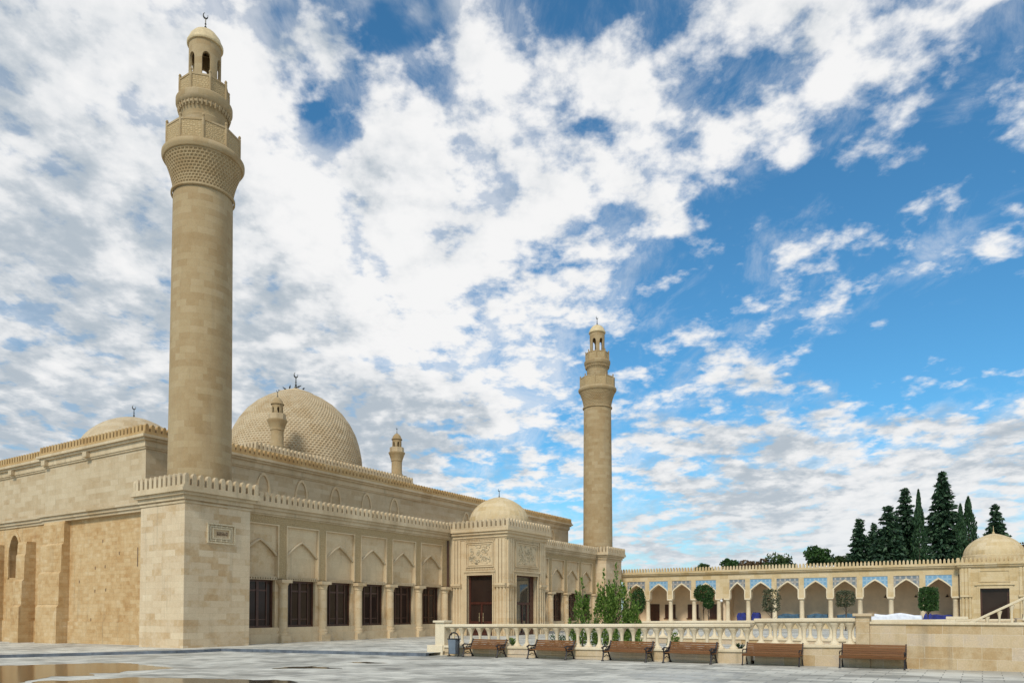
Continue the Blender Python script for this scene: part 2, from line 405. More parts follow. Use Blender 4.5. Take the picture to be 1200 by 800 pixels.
# ------------------------------------------------------------------ mesh helpers
class MB:
    def __init__(s):
        s.bm = bmesh.new(); s.uv = s.bm.loops.layers.uv.new('UVMap')
    def face(s, pts, smooth=False, uvs=None):
        f = s.bm.faces.new([p if isinstance(p, bmesh.types.BMVert) else s.bm.verts.new(p) for p in pts])
        f.smooth = smooth
        if uvs:
            for l, q in zip(f.loops, uvs): l[s.uv].uv = q
            f.tag = True
        return f
    def box(s, x0, x1, y0, y1, z0, z1):
        x0, x1 = min(x0, x1), max(x0, x1); y0, y1 = min(y0, y1), max(y0, y1); z0, z1 = min(z0, z1), max(z0, z1)
        v = [s.bm.verts.new(p) for p in ((x0, y0, z0), (x1, y0, z0), (x1, y1, z0), (x0, y1, z0), (x0, y0, z1), (x1, y0, z1), (x1, y1, z1), (x0, y1, z1))]
        for q in ((0, 3, 2, 1), (4, 5, 6, 7), (0, 1, 5, 4), (1, 2, 6, 5), (2, 3, 7, 6), (3, 0, 4, 7)): s.face([v[i] for i in q])
        return s
    def hexa(s, pts):
        """eight corners: bottom four ccw, top four ccw"""
        v = [s.bm.verts.new(p) for p in pts]
        for q in ((0, 3, 2, 1), (4, 5, 6, 7), (0, 1, 5, 4), (1, 2, 6, 5), (2, 3, 7, 6), (3, 0, 4, 7)): s.face([v[i] for i in q])
        return s
    def prism(s, poly, f0, f1):
        """poly: 2-D points; f0,f1 map (a,b) to the two end planes"""
        a = [s.bm.verts.new(f0(*p)) for p in poly]; b = [s.bm.verts.new(f1(*p)) for p in poly]
        n = len(poly)
        s.face(a); s.face(b[::-1])
        for i in range(n): s.face([a[i], b[i], b[(i + 1) % n], a[(i + 1) % n]])
        return s
    def prism_y(s, poly, y0, y1): return s.prism(poly, lambda a, b: (a, y0, b), lambda a, b: (a, y1, b))
    def prism_x(s, poly, x0, x1): return s.prism(poly, lambda a, b: (x0, a, b), lambda a, b: (x1, a, b))
    def lathe(s, prof, cx, cy, n=32, smooth=True, a0=0.0, a1=2 * PI, mod=None, uscale=None):
        full = abs(a1 - a0 - 2 * PI) < 1e-6
        cols = []
        for i in range(n if full else n + 1):
            a = a0 + (a1 - a0) * i / n
            k = mod(i) if mod else 1.0
            cols.append([s.bm.verts.new((cx + r * k * math.cos(a), cy + r * k * math.sin(a), z)) for r, z in prof])
        L = [0]
        for j in range(1, len(prof)): L.append(L[-1] + math.hypot(prof[j][0] - prof[j - 1][0], prof[j][1] - prof[j - 1][1]))
        ru = uscale or max(r for r, z in prof)
        for i in range(n):
            c0, c1 = cols[i], cols[(i + 1) % len(cols)]
            u0 = (a0 + (a1 - a0) * i / n) * ru; u1 = (a0 + (a1 - a0) * (i + 1) / n) * ru
            for j in range(len(prof) - 1):
                if prof[j][0] < 1e-5 and prof[j + 1][0] < 1e-5: continue
                s.face([c0[j], c1[j], c1[j + 1], c0[j + 1]], smooth, [(u0, L[j]), (u1, L[j]), (u1, L[j + 1]), (u0, L[j + 1])])
        return s
    def tube(s, path, r, n=8, closed=False):
        path = [Vector(p) for p in path]
        rr = r if isinstance(r, (list, tuple)) else [r] * len(path)
        rings = []
        for i, p in enumerate(path):
            d = (path[min(i + 1, len(path) - 1)] - path[max(i - 1, 0)]).normalized()
            u = d.cross(Vector((0, 0, 1)))
            if u.length < 1e-3: u = d.cross(Vector((0, 1, 0)))
            u.normalize(); w = d.cross(u)
            rings.append([s.bm.verts.new(p + (u * math.cos(2 * PI * k / n) + w * math.sin(2 * PI * k / n)) * rr[i]) for k in range(n)])
        for a, b in zip(rings, rings[1:]):
            for k in range(n): s.face([a[k], a[(k + 1) % n], b[(k + 1) % n], b[k]], True)
        s.face(rings[0][::-1]); s.face(rings[-1])
        return s
    def ball(s, c, r, n=10, sq=1.0):
        return s.lathe([(r * math.sin(PI * j / 6) if 0 < j < 6 else 0.0, c[2] - r * sq * math.cos(PI * j / 6)) for j in range(7)], c[0], c[1], n)
    def studs(s, prof, cx, cy, n, depth, stagger=True):
        """a surface of revolution whose cells are small pyramidal hollows, rows staggered like a lattice"""
        m = len(prof) - 1
        def P(a, k):
            r, z = prof[k]; return Vector((cx + r * math.cos(a), cy + r * math.sin(a), z))
        da = 2 * PI / n
        for k in range(m):
            off = 0.5 * da * (k % 2) if stagger else 0
            for i in range(n):
                a = i * da + off
                q = [P(a, k), P(a + da, k), P(a + da, k + 1), P(a, k + 1)]
                c = sum(q, Vector()) / 4
                out = Vector((math.cos(a + da / 2), math.sin(a + da / 2), 0))
                nrm = (q[1] - q[0]).cross(q[3] - q[0]).normalized()
                if nrm.dot(out) < 0: nrm = -nrm
                ins = [c + (p - c) * 0.80 for p in q]
                pit = [c + (p - c) * 0.34 - nrm * depth for p in q]
                for j in range(4):
                    s.face([q[j], q[(j + 1) % 4], ins[(j + 1) % 4], ins[j]])
                    s.face([ins[j], ins[(j + 1) % 4], pit[(j + 1) % 4], pit[j]])
                s.face(pit)
        return s
    def build(s, name, mat, parent=None, sharp=40, bevel=0.0):
        bm = s.bm
        bm.faces.ensure_lookup_table()
        bmesh.ops.remove_doubles(bm, verts=[v for v in bm.verts], dist=1e-5) if False else None
        bm.normal_update()
        for f in bm.faces:
            if f.tag: continue
            n = f.normal
            ax = max(range(3), key=lambda i: abs(n[i]))
            for l in f.loops:
                p = l.vert.co
                l[s.uv].uv = (p.y, p.z) if ax == 0 else ((p.x, p.z) if ax == 1 else (p.x, p.y))
        me = bpy.data.meshes.new(name); bm.to_mesh(me); bm.free()
        if any(p.use_smooth for p in me.polygons): me.set_sharp_from_angle(angle=R(sharp))
        me.materials.append(mat)
        o = bpy.data.objects.new(name, me); COL.objects.link(o)
        if parent:
            o.parent = parent
            o.matrix_parent_inverse = Matrix.Translation(parent_origin(parent)).inverted()
        if bevel:
            b = o.modifiers.new('bevel', 'BEVEL'); b.width = bevel; b.segments = 2; b.limit_method = 'ANGLE'
        return o


def parent_origin(p):
    v = Vector(p.location)
    while p.parent:
        p = p.parent; v = Vector(p.location) if p.type == 'EMPTY' else v
        if p.type == 'EMPTY': return Vector((0, 0, 0)) if False else v * 0 + Vector((0, 0, 0))
    return v if p.type == 'EMPTY' else Vector((0, 0, 0))


def thing(name, label, cat, loc=(0, 0, 0), group=None):
    o = bpy.data.objects.new(name, None); COL.objects.link(o)
    o.location = loc; o.empty_display_size = 0.3
    o['label'] = label; o['category'] = cat
    if group: o['group'] = group
    return o


def tag(o, label, cat, group=None):
    o['label'] = label; o['category'] = cat
    if group: o['group'] = group
    return o


def structure(o): o['kind'] = 'structure'; return o


def copy_tree(o, parent=None):
    c = o.copy(); COL.objects.link(c)
    if parent:
        c.parent = parent
    for ch in list(o.children): copy_tree(ch, c)
    return c


def leaves_mesh(name, pts, dirs, L, Wd, mat, parent):
    """many leaf-shaped faces: pts (n,3) centres, dirs (n,3) leaf axes, L and Wd arrays of size"""
    pts = np.asarray(pts, float); n = len(pts)
    d = np.asarray(dirs, float); d /= np.linalg.norm(d, axis=1, keepdims=True) + 1e-9
    rnd = np.random.normal(size=(n, 3))
    s = np.cross(d, rnd); s /= np.linalg.norm(s, axis=1, keepdims=True) + 1e-9
    L = np.broadcast_to(L, (n,))[:, None]; Wd = np.broadcast_to(Wd, (n,))[:, None]
    v = np.stack([pts - d * L * .5, pts + s * Wd * .5 - d * L * .05, pts + d * L * .5, pts - s * Wd * .5 - d * L * .05], 1).reshape(-1, 3)
    me = bpy.data.meshes.new(name)
    me.vertices.add(n * 4); me.vertices.foreach_set('co', v.ravel())
    me.loops.add(n * 4); me.loops.foreach_set('vertex_index', np.arange(n * 4))
    me.polygons.add(n); me.polygons.foreach_set('loop_start', np.arange(n) * 4); me.polygons.foreach_set('loop_total', np.full(n, 4))
    me.update(calc_edges=True)
    me.materials.append(mat)
    o = bpy.data.objects.new(name, me); COL.objects.link(o)
    if parent: o.parent = parent
    return o


def merlons(mb, axis, a0, a1, f0, f1, z0, course, h, pitch, point=0.75, wid=0.62):
    """a run of finger-shaped merlons on a low course; axis 'x' or 'y', f0..f1 its thickness"""
    if axis == 'x': mb.box(a0, a1, f0, f1, z0, z0 + course)
    else: mb.box(f0, f1, a0, a1, z0, z0 + course)
    n = max(1, int(round(abs(a1 - a0) / pitch))); st = (a1 - a0) / n
    w = abs(st) * wid / 2
    for i in range(n):
        c = a0 + st * (i + .5)
        zt = z0 + course
        poly = [(c - w, zt), (c + w, zt), (c + w * .92, zt + h * point), (c + w * .45, zt + h * .95), (c, zt + h), (c - w * .45, zt + h * .95), (c - w * .92, zt + h * point)]
        (mb.prism_y if axis == 'x' else mb.prism_x)(poly, f0 + 0.03, f1 - 0.03)


def ogee(c, w, zs, za, n=10):
    """points of a pointed ogee arch from the left springing over the apex to the right springing"""
    pts = []
    for i in range(n + 1):
        t = i / n
        x = -w * (1 - t)
        z = zs + (za - zs) * (0.74 * math.sin(t * PI / 2) ** 0.9 * (1 - 0.0) + 0.26 * t ** 2.6)
        pts.append((x, z))
    return [(c + x, z) for x, z in pts] + [(c - x, z) for x, z in pts[-2::-1]]


def pointed(c, w, zs, za, n=8):
    pts = []
    for i in range(n + 1):
        a = i / n
        pts.append((-w * (1 - a ** 1.0) , zs + (za - zs) * (1 - (1 - a) ** 2.0) ** 0.75 if a < 1 else za))
    return [(c + x, z) for x, z in pts] + [(c - x, z) for x, z in pts[-2::-1]]


def relief_strokes(mb, to3, a0, a1, b0, b1, n, r, seed):
    """carved scroll work: curling strokes inside a rectangle; to3 maps (a,b,h) to space"""
    rs = random.Random(seed)
    for k in range(n):
        a = rs.uniform(a0 + .12, a1 - .12); b = rs.uniform(b0 + .12, b1 - .12)
        ang = rs.uniform(0, 2 * PI); cur = rs.choice((-1, 1)) * rs.uniform(4, 9); st = rs.uniform(.035, .06)
        path = []
        for i in range(12):
            path.append(to3(min(max(a, a0 + .05), a1 - .05), min(max(b, b0 + .05), b1 - .05), 0))
            a += st * math.cos(ang); b += st * math.sin(ang); ang += cur * st * (1 + i * .06)
        mb.tube(path, r, 5)


# ------------------------------------------------------------------ ground
def plaza_z(y):
    return -0.0085 * (min(max(y, -30), 60) - 5.7)


def sheet(name, poly, lift, mat, kerb=0.0):
    bm = bmesh.new(); uv = bm.loops.layers.uv.new('UVMap')
    vs = [bm.verts.new((x, y, 0)) for x, y in poly]
    bm.faces.new(vs)
    for yy in (-30, 60):
        g = bm.verts[:] + bm.edges[:] + bm.faces[:]
        bmesh.ops.bisect_plane(bm, geom=g, plane_co=(0, yy, 0), plane_no=(0, 1, 0))
    for v in bm.verts: v.co.z = plaza_z(v.co.y) + lift
    bmesh.ops.triangulate(bm, faces=bm.faces[:])
    bmesh.ops.recalc_face_normals(bm, faces=bm.faces[:])
    if sum(f.normal.z for f in bm.faces) < 0: bmesh.ops.reverse_faces(bm, faces=bm.faces[:])
    for f in bm.faces:
        for l in f.loops: l[uv].uv = l.vert.co.xy
    me = bpy.data.meshes.new(name); bm.to_mesh(me); bm.free(); me.materials.append(mat)
    o = bpy.data.objects.new(name, me); COL.objects.link(o)
    return o


structure(sheet('plaza_paving', [(-2500, -2500), (3000, -2500), (3000, 2500), (-2500, 2500)], 0, M['paving']))
KERB = [(-30, 70), (15.15, 35.9), (21.2, 32.35), (22.4, 31.95), (23.35, 31.95), (23.87, 24.2), (24.2, 19.6)]
structure(sheet('pavement', KERB + [(25.2, 19.6), (25.6, -80), (400, -80), (400, 300), (-30, 300)], 0.125, M['paving_terrace']))
mb = MB()
for (x0, y0), (x1, y1) in zip(KERB, KERB[1:]):
    d = Vector((x1 - x0, y1 - y0, 0)); nseg = max(1, int(d.length / 1.1)); nr = Vector((d.y, -d.x, 0)).normalized()
    nr = -nr if nr.dot(Vector((1, -1, 0)) * -1) < 0 and False else nr
    for i in range(nseg):
        a = Vector((x0, y0, 0)) + d * (i / nseg + .004 / d.length); b = Vector((x0, y0, 0)) + d * ((i + 1) / nseg - .004 / d.length)
        q = [a - nr * .2, b - nr * .2, b + nr * .02, a + nr * .02]
        q2 = []
        for p in q: q2.append((p.x, p.y, plaza_z(p.y) - .05))
        for p in q: q2.append((p.x, p.y, plaza_z(p.y) + .131))
        mb.hexa(q2)
structure(mb.build('kerb', M['kerb']))


def puddle(poly, seed):
    rs = random.Random(seed); out = []
    n = len(poly)
    for i in range(n):
        a, b = Vector(poly[i]), Vector(poly[(i + 1) % n])
        k = max(2, int((b - a).length / .25))
        for j in range(k):
            p = a.lerp(b, j / k); nn = Vector((b - a)).orthogonal().normalized()
            p = p + nn * (rs.uniform(-.06, .06) + .08 * math.sin(j * 1.7 + i)) * (0 if j == 0 else 1)
            out.append((p.x, p.y))
    o = sheet('puddle', out, 0.004, M['water']); structure(o); return o


puddle([(11.47, 30.91), (12.69, 29.95), (13.52, 29.29), (15.31, 28.01), (15.69, 26.68), (15.32, 25.14), (14.99, 22.97), (14.06, 22.69), (13.44, 23.09),
        (12.8, 22.45), (12.26, 23.14), (11.87, 22.16), (11.09, 23.01), (10.45, 22.38), (9.49, 21.43), (7.96, 21.42), (8.5, 27)], 1)
puddle([(10.09, 21.62), (10.94, 20.86), (12.12, 20.39), (12.42, 19.21), (12.93, 17.65), (13.46, 15.51), (13.21, 14.91), (12.06, 15.13), (9.92, 15.34), (7.74, 18.24)], 2)
puddle([(16.24, 19.62), (17.0, 19.85), (17.71, 19.36), (17.53, 18.35), (17.24, 17.39), (17.05, 18.44), (16.64, 18.99)], 3)
puddle([(19.76, 19.8), (20.3, 19.25), (20.1, 18.02), (19.58, 18.56)], 4)

# ------------------------------------------------------------------ mosque
mosque = thing('mosque', 'sprawling cream stone mosque with a great lattice dome, arched gallery and domed portal', 'mosque', (49.7, 40, 0))
HX0, HX1, HY0, HY1 = 24.2, 75.3, 40.1, 78.0


def hall():
    # upper storey and plain walls
    mb = MB()
    mb.box(HX0, HX1, HY0, 51.4, 7.95, 11.9); mb.box(HX0 + .45, HX1 - .45, 51.4, HY1, 7.95, 11.9)
    mb.build('upper_wall', M['hall'], mosque)
    mb = MB()
    mb.box(25.0, HX1 - .2, 36.2, HY1, -.8, 7.90)
    yp = 36.2
    for yc in (55.75, 60.4):
        mb.box(24.4, 24.999, yp, yc - .80, -.8, 7.90); mb.box(24.4, 24.999, yc - .80, yc + .80, -.8, 4.05)
        mb.prism_x([(yc - .80, 5.75)] + pointed(yc, .80, 5.75, 6.95) + [(yc + .80, 5.75), (yc + .80, 7.90), (yc - .80, 7.90)], 24.4, 24.999)
        yp = yc + .80
    mb.box(24.4, 24.999, yp, HY1, -.8, 7.90)
    mb.build('lower_wall', M['old'], mosque)
    # string course and cornices, following the step in the side wall
    mb = MB()
    for (p, z0, z1) in ((.10, 7.45, 7.62), (.20, 7.62, 7.82), (.32, 7.82, 7.95)):
        mb.box(HX0 - p, HX0 + .3, 38.2, 51.4 + p, z0, z1); mb.box(HX0 + .22 - p, HX0 + .75, 51.4 + p + .003, HY1, z0, z1 + .004)
    mb.build('string_course', M['trim'], mosque)
    mb = MB()
    for (p, z0, z1) in ((.08, 11.05, 11.15), (.14, 11.15, 11.5), (.28, 11.5, 11.64), (.42, 11.64, 11.80)):
        mb.box(HX0 - p, HX1 + p, HY0 - p, 51.4 + p, z0, z1); mb.box(HX0 + .45 - p, HX1 - .45 + p, 51.4 + p + .003, HY1, z0, z1)
    for y, dx in ((46.0, 0), (51.0, 0), (56.5, .45), (62.5, .45)):      # lion-headed spout blocks
        mb.box(HX0 + dx - .38, HX0 + dx + .1, y - .22, y + .22, 11.16, 11.46)
    mb.build('cornice', M['parapet'], mosque)
    mb = MB()
    merlons(mb, 'x', HX0 - .3, HX1 + .3, HY0 - .32, HY0 - .02, 11.80, .18, .42, .36)
    merlons(mb, 'y', HY0 - .019, 51.7, HX0 - .3, HX0, 11.80, .18, .42, .36)
    merlons(mb, 'y', 51.703, HY1, HX0 + .15, HX0 + .45, 11.80, .18, .42, .36)
    merlons(mb, 'y', HY0 - .019, HY1, HX1, HX1 + .3, 11.80, .18, .42, .36)
    mb.build('parapet', M['parapet_ochre'], mosque)
    # buttresses on the side wall
    for y0, y1, steps in ((48.6, 51.2, ((.75, 2.2), (.62, 4.3), (.5, 6.1), (.36, 7.45))), (52.9, 54.05, ((.98, 2.2), (.82, 3.9), (.68, 5.6), (.6, 6.35))), (57.3, 58.6, ((.95, 2.2), (.8, 4.1), (.62, 6.35))), (62.0, 63.2, ((.95, 2.2), (.8, 4.1), (.62, 6.35)))):
        mb = MB(); z = -.8
        for i, (p, zt) in enumerate(steps):
            pn = steps[i + 1][0] if i + 1 < len(steps) else p - .05
            mb.prism_y([(24.45, z), (24.45, zt), (24.4 - pn, zt), (24.4 - p, zt - .18), (24.4 - p - .02, z)], y0, y1)
            z = zt + .001
        mb.build('buttress', M['old'], mosque)
    mb = MB()
    for y, z in ((44.8, 6.0), (45.6, 4.4), (44.5, 4.45), (45.6, 3.0), (44.4, 3.05), (46.0, 1.25), (43.0, 5.2), (47.4, 3.6)): mb = MB(); mb.box(24.385, 24.41, y - .04, y + .04, z - .09, z + .09); mb.build('putlog_hole', M['inscr'], mosque)
    mb = MB(); mb.box(24.38, 24.41, 41.05, 41.13, 4.35, 5.45); mb.build('slit_window', M['inscr'], mosque)
    mb = MB(); mb.box(24.33, 24.41, 38.3, 48.59, -.8, 1.15); mb.box(24.33, 24.41, 51.21, 52.89, -.8, 1.15); mb.box(24.33, 24.41, 54.06, 57.29, -.8, 1.15); mb.build('wall_base', M['old'], mosque)
    # arched window in the side wall
    for yc in (55.75, 60.4):
        mb = MB()
        arch = pointed(yc, .78, 5.75, 6.95)
        outer = pointed(yc, .98, 5.75, 7.2)
        mb.prism_x([(yc - .98, 4.0)] + outer + [(yc + .98, 4.0), (yc + .78, 4.05)] + arch[::-1] + [(yc - .78, 4.05)], 24.33, 24.45)
        f = mb.build('window', M['old'], mosque)
        mb = MB(); mb.prism_x([(yc - .60, 4.12)] + pointed(yc, .60, 5.5, 6.5) + [(yc + .60, 4.12)], 24.96, 24.997)
        mb.build('pane', M['wood_dark'], f)
    # blind niches above the gallery roof
    xs = [29.1, 32.35, 35.6, 38.85, 42.1, 45.3, 55.2, 58.5, 61.7, 64.9, 68.2, 71.4]
    for x in xs:
        mb = MB()
        a, b = pointed(x, .42, 9.95, 10.75), pointed(x, .55, 9.95, 10.95)
        mb.prism_y([(x - .55, 8.6)] + b + [(x + .55, 8.6), (x + .42, 8.6)] + a[::-1] + [(x - .42, 8.6)], HY0 - .09, HY0 + .02)
        mb.build('niche', M['smooth'], mosque)


M['sh'] = stone('deep_reveal_stone', [(0.0, (0.30, 0.2, 0.09)), (1, (0.45, 0.32, 0.17))], 0.5, 0.24)
hall()

GY = 35.5
BAYS_L = [28.55 + 3.18 * i for i in range(6)]
BAYS_R = [99.4 - b for b in BAYS_L][::-1]


def gallery(x0, x1, bays, cols):
    mb = MB()
    mb.box(x0, x1, GY - .16, GY + .2, -.6, .44)
    mb.box(x0, x1, GY - .06, GY + .6, .44, .80)
    edges = [x0] + [v for b in bays for v in (b - 1.1, b + 1.1)] + [x1]
    for i in range(0, len(edges), 2):
        if edges[i + 1] > edges[i]: mb.box(edges[i], edges[i + 1], GY + .08, GY + .55, .80, 3.62)
    mb.box(x0, x1, GY + .27, HY0, 3.62, 8.05)      # body behind the panels and roof slab
    mb.build('gallery_wall', M['smooth'], mosque)
    # strips and frieze with carving, plain fillets round the panels
    mb = MB(); fl = MB(); pn = MB(); md = MB(); dn = MB()
    pe = [x0] + [v for b in bays for v in (b - 1.225, b + 1.225)] + [x1]
    for i in range(0, len(pe), 2):
        if pe[i + 1] - pe[i] < .1: continue
        mb.box(pe[i] + .09, pe[i + 1] - .09, GY, GY + .3, 3.72, 6.94)
        fl.box(pe[i], pe[i] + .087, GY - .03, GY + .3, 3.72, 6.94); fl.box(pe[i + 1] - .087, pe[i + 1], GY - .03, GY + .3, 3.72, 6.94)
    mb.box(x0, x1, GY, GY + .3, 6.943, 7.40)
    mb.build('carved_frieze', M['carved'], mosque)
    for b in bays:
        fl.box(b - 1.225, b + 1.225, GY - .03, GY + .3, 6.86, 6.94)
        arch = ogee(b, 1.2, 5.12, 6.02)
        pn.prism_y([(b - 1.225, 5.12)] + arch + [(b + 1.225, 5.12), (b + 1.225, 6.86), (b - 1.225, 6.86)], GY + .12, GY + .29)
        md.tube([(x, GY + .10, z) for x, z in arch], .075, 6)
        for k in range(14):
            xx = b - 1.16 + k * 2.32 / 13
            dn.box(xx - .05, xx + .05, GY + .02, GY + .28, 3.66, 3.76)
        dn.box(b - 1.225, b + 1.225, GY + .0, GY + .30, 3.62, 3.66); dn.box(b - 1.225, b + 1.225, GY + .05, GY + .30, 3.76, 3.84)
    fl.build('panel_fillet', M['smooth'], mosque); pn.build('arch_panel', M['smooth'], mosque); md.build('arch_moulding', M['parapet'], mosque); dn.build('dentil_band', M['trim'], mosque)
    mb = MB()
    for p, z0, z1 in ((.05, 7.40, 7.50), (.14, 7.50, 7.72), (.26, 7.72, 7.90), (.38, 7.90, 8.06)): mb.box(x0, x1, GY - p, GY + .28, z0, z1)
    mb.build('gallery_cornice', M['parapet'], mosque)
    mb = MB(); merlons(mb, 'x', x0 + .02, x1, GY - .36, GY - .08, 8.06, .12, .54, .41); mb.build('gallery_parapet', M['parapet'], mosque)
    for c in cols:
        mb = MB()
        mb.lathe([(0, .30), (.36, .30), (.36, .44), (.33, .46), (.34, .56), (.27, .62), (.265, 1.5), (.25, 3.15), (.29, 3.18), (.27, 3.24), (.33, 3.40), (.36, 3.42), (.36, 3.46)], c, GY - .06, 20)
        mb.box(c - .40, c + .40, GY - .44, GY + .1, 3.46, 3.66)
        mb.box(c - .37, c + .37, GY - .40, GY + .1, -.55, .30)
        mb.build('column', M['smooth'], mosque)
    for b in bays:
        mb = MB()
        Y = GY + .34
        for a0, a1 in ((-1.1, -.98), (-.70, -.62), (-.09, .09), (.62, .70), (.98, 1.1)): mb.box(b + a0, b + a1, Y - .05, Y + .06, .80, 3.62)
        mb.box(b - 1.0, b + 1.0, Y - .045, Y + .055, 3.50, 3.62); mb.box(b - 1.0, b + 1.0, Y - .045, Y + .055, .80, .92)
        for a in (-.36, .36): mb.box(b + a - .29, b + a + .29, Y - .03, Y + .05, 1.25, 1.31); mb.box(b + a - .29, b + a + .29, Y - .03, Y + .05, 2.95, 3.05)
        w = mb.build('window', M['wood_dark'], mosque)
        mb = MB(); mb.box(b - 1.0, b + 1.0, Y, Y + .02, .92, 3.50); mb.build('pane', M['glass'], w)


gallery(26.84, 46.72, BAYS_L, [b - 1.59 for b in BAYS_L] + [46.05])
gallery(52.58, 73.06, BAYS_R, [99.4 - 46.05] + [b + 1.59 for b in BAYS_R])


def ribbed_dome(mb, cx, cy, prof, gores=28, depth=.022):
    n = gores * 4
    mb.lathe(prof, cx, cy, n, True, mod=lambda i: 1 - depth * (1 if i % 4 == 0 else (.35 if i % 2 else 0)))


def dome_profile(rad, z0, h, n=14, k=0.9, tip=.12):
    pr = []
    for i in range(n + 1):
        t = i / n
        a = t * PI / 2
        r = rad * math.cos(a) ** k
        z = z0 + h * math.sin(a) * (1 - tip) + h * tip * t ** 3
        pr.append((max(r, 0.0) if i < n else 0.0, z))
    return pr


def crescent(mb, x, y, z, s):
    """rod with knobs carrying an upright crescent, facing the square"""
    mb.tube([(x, y, z), (x, y, z + s * .62)], s * .028, 6)
    for k, rr in ((.06, .085), (.2, .06), (.36, .045)): mb.ball((x, y, z + s * k), s * rr, 8)
    n = 14
    pts = []
    for i in range(n + 1):
        a = -PI * 1.38 + i / n * PI * 1.50
        pts.append((x + s * .105 * math.cos(a) * .85, y - s * .105 * math.cos(a) * .5, z + s * .78 + s * .14 * math.sin(a)))
    mb.tube(pts, [s * .034 * math.sin(PI * min(max(i / n, .06), .94)) + s * .006 for i in range(n + 1)], 6)


def great_dome():
    cx, cy = 49.75, 56.9
    # raised roof block with its own parapet
    mb = MB(); mb.box(39.75, 59.75, 50.3, 66, 11.9, 15.05); mb.build('roof_block', M['hall'], mosque)
    mb = MB()
    for p, z0, z1 in ((.1, 14.8, 14.95), (.22, 14.95, 15.12)): mb.box(39.75 - p, 59.75 + p, 50.3 - p, 66 + p, z0, z1)
    mb.build('roof_block_cornice', M['parapet_ochre'], mosque)
    mb = MB()
    merlons(mb, 'x', 39.7, 59.8, 50.2, 50.5, 15.12, .1, .55, .42); merlons(mb, 'y', 50.503, 66, 39.7, 40.0, 15.12, .1, .55, .42); merlons(mb, 'y', 50.503, 66, 59.5, 59.8, 15.12, .1, .55, .42)
    mb.build('roof_block_parapet', M['parapet'], mosque)
    pts = [(6.50, 15.2), (6.52, 16.0), (6.42, 17.0), (6.2, 18.1), (5.85, 19.2), (5.3, 20.25), (4.6, 21.2), (3.75, 22.0), (2.75, 22.65), (1.75, 23.1)]
    L = [0]
    for a, b in zip(pts, pts[1:]): L.append(L[-1] + math.hypot(a[0] - b[0], a[1] - b[1]))
    prof = []
    for i in range(44):
        t = L[-1] * i / 43
        k = max(j for j in range(len(L) - 1) if L[j] <= t + 1e-9); u = (t - L[k]) / (L[k + 1] - L[k])
        prof.append((pts[k][0] * (1 - u) + pts[k + 1][0] * u, pts[k][1] * (1 - u) + pts[k + 1][1] * u))
    mb = MB(); mb.studs(prof, cx, cy, 106, .065)
    d = mb.build('great_dome', M['dome'], mosque)
    mb = MB(); mb.lathe([(6.75, 14.9), (6.75, 15.25), (6.5, 15.3), (6.3, 15.4)], cx, cy, 72); mb.lathe([(6.2, 15.2), (6.1, 17), (5.5, 19), (3.5, 21.6), (1.6, 22.9)], cx, cy, 48)
    mb.build('drum', M['dome'], d)
    mb = MB(); mb.lathe([(1.72, 23.06), (1.80, 23.09), (1.78, 23.15), (1.1, 23.42), (.5, 23.62), (.22, 23.78), (0, 23.8)], cx, cy, 40); mb.build('dome_cap', M['smooth'], d)
    mb = MB(); crescent(mb, cx, cy, 23.75, 1.75); mb.build('finial', M['finial'], d)


great_dome()


def roof_turret(cx, cy):
    mb = MB()
    mb.box(cx - .72, cx + .72, cy - 1.15, cy + .3, 11.9, 15.95)
    mb.lathe([(.62, 15.95), (.62, 16.100), (.55, 16.200), (.54, 17.420), (.6, 17.470), (.58, 17.520), (.66, 17.770), (.8, 18.170), (.86, 18.270), (.86, 18.370), (.78, 18.390), (.4, 18.410)], cx, cy - .4, 28)
    t = mb.build('roof_turret', M['minar'], mosque)
    mb = MB(); mb.lathe([(.74, 18.390), (.74, 18.890), (.66, 18.890), (.66, 18.390)], cx, cy - .4, 8, False); mb.build('railing', M['parapet'], t)
    mb = MB(); ring_arcade(mb, cx, cy - .4, .48, .09, 18.370, 19.770, 6, .42, 19.290, .16); mb.build('lantern', M['minar'], t)
    mb = MB(); mb.lathe([(.56, 19.720), (.56, 19.790), (.5, 19.830), (.42, 20.070), (.25, 20.290), (.06, 20.410), (0, 20.420)], cx, cy - .4, 24); mb.build('cap', M['minar'], t)
    mb = MB(); crescent(mb, cx, cy - .4, 20.370, .75); mb.build('finial', M['finial'], t)


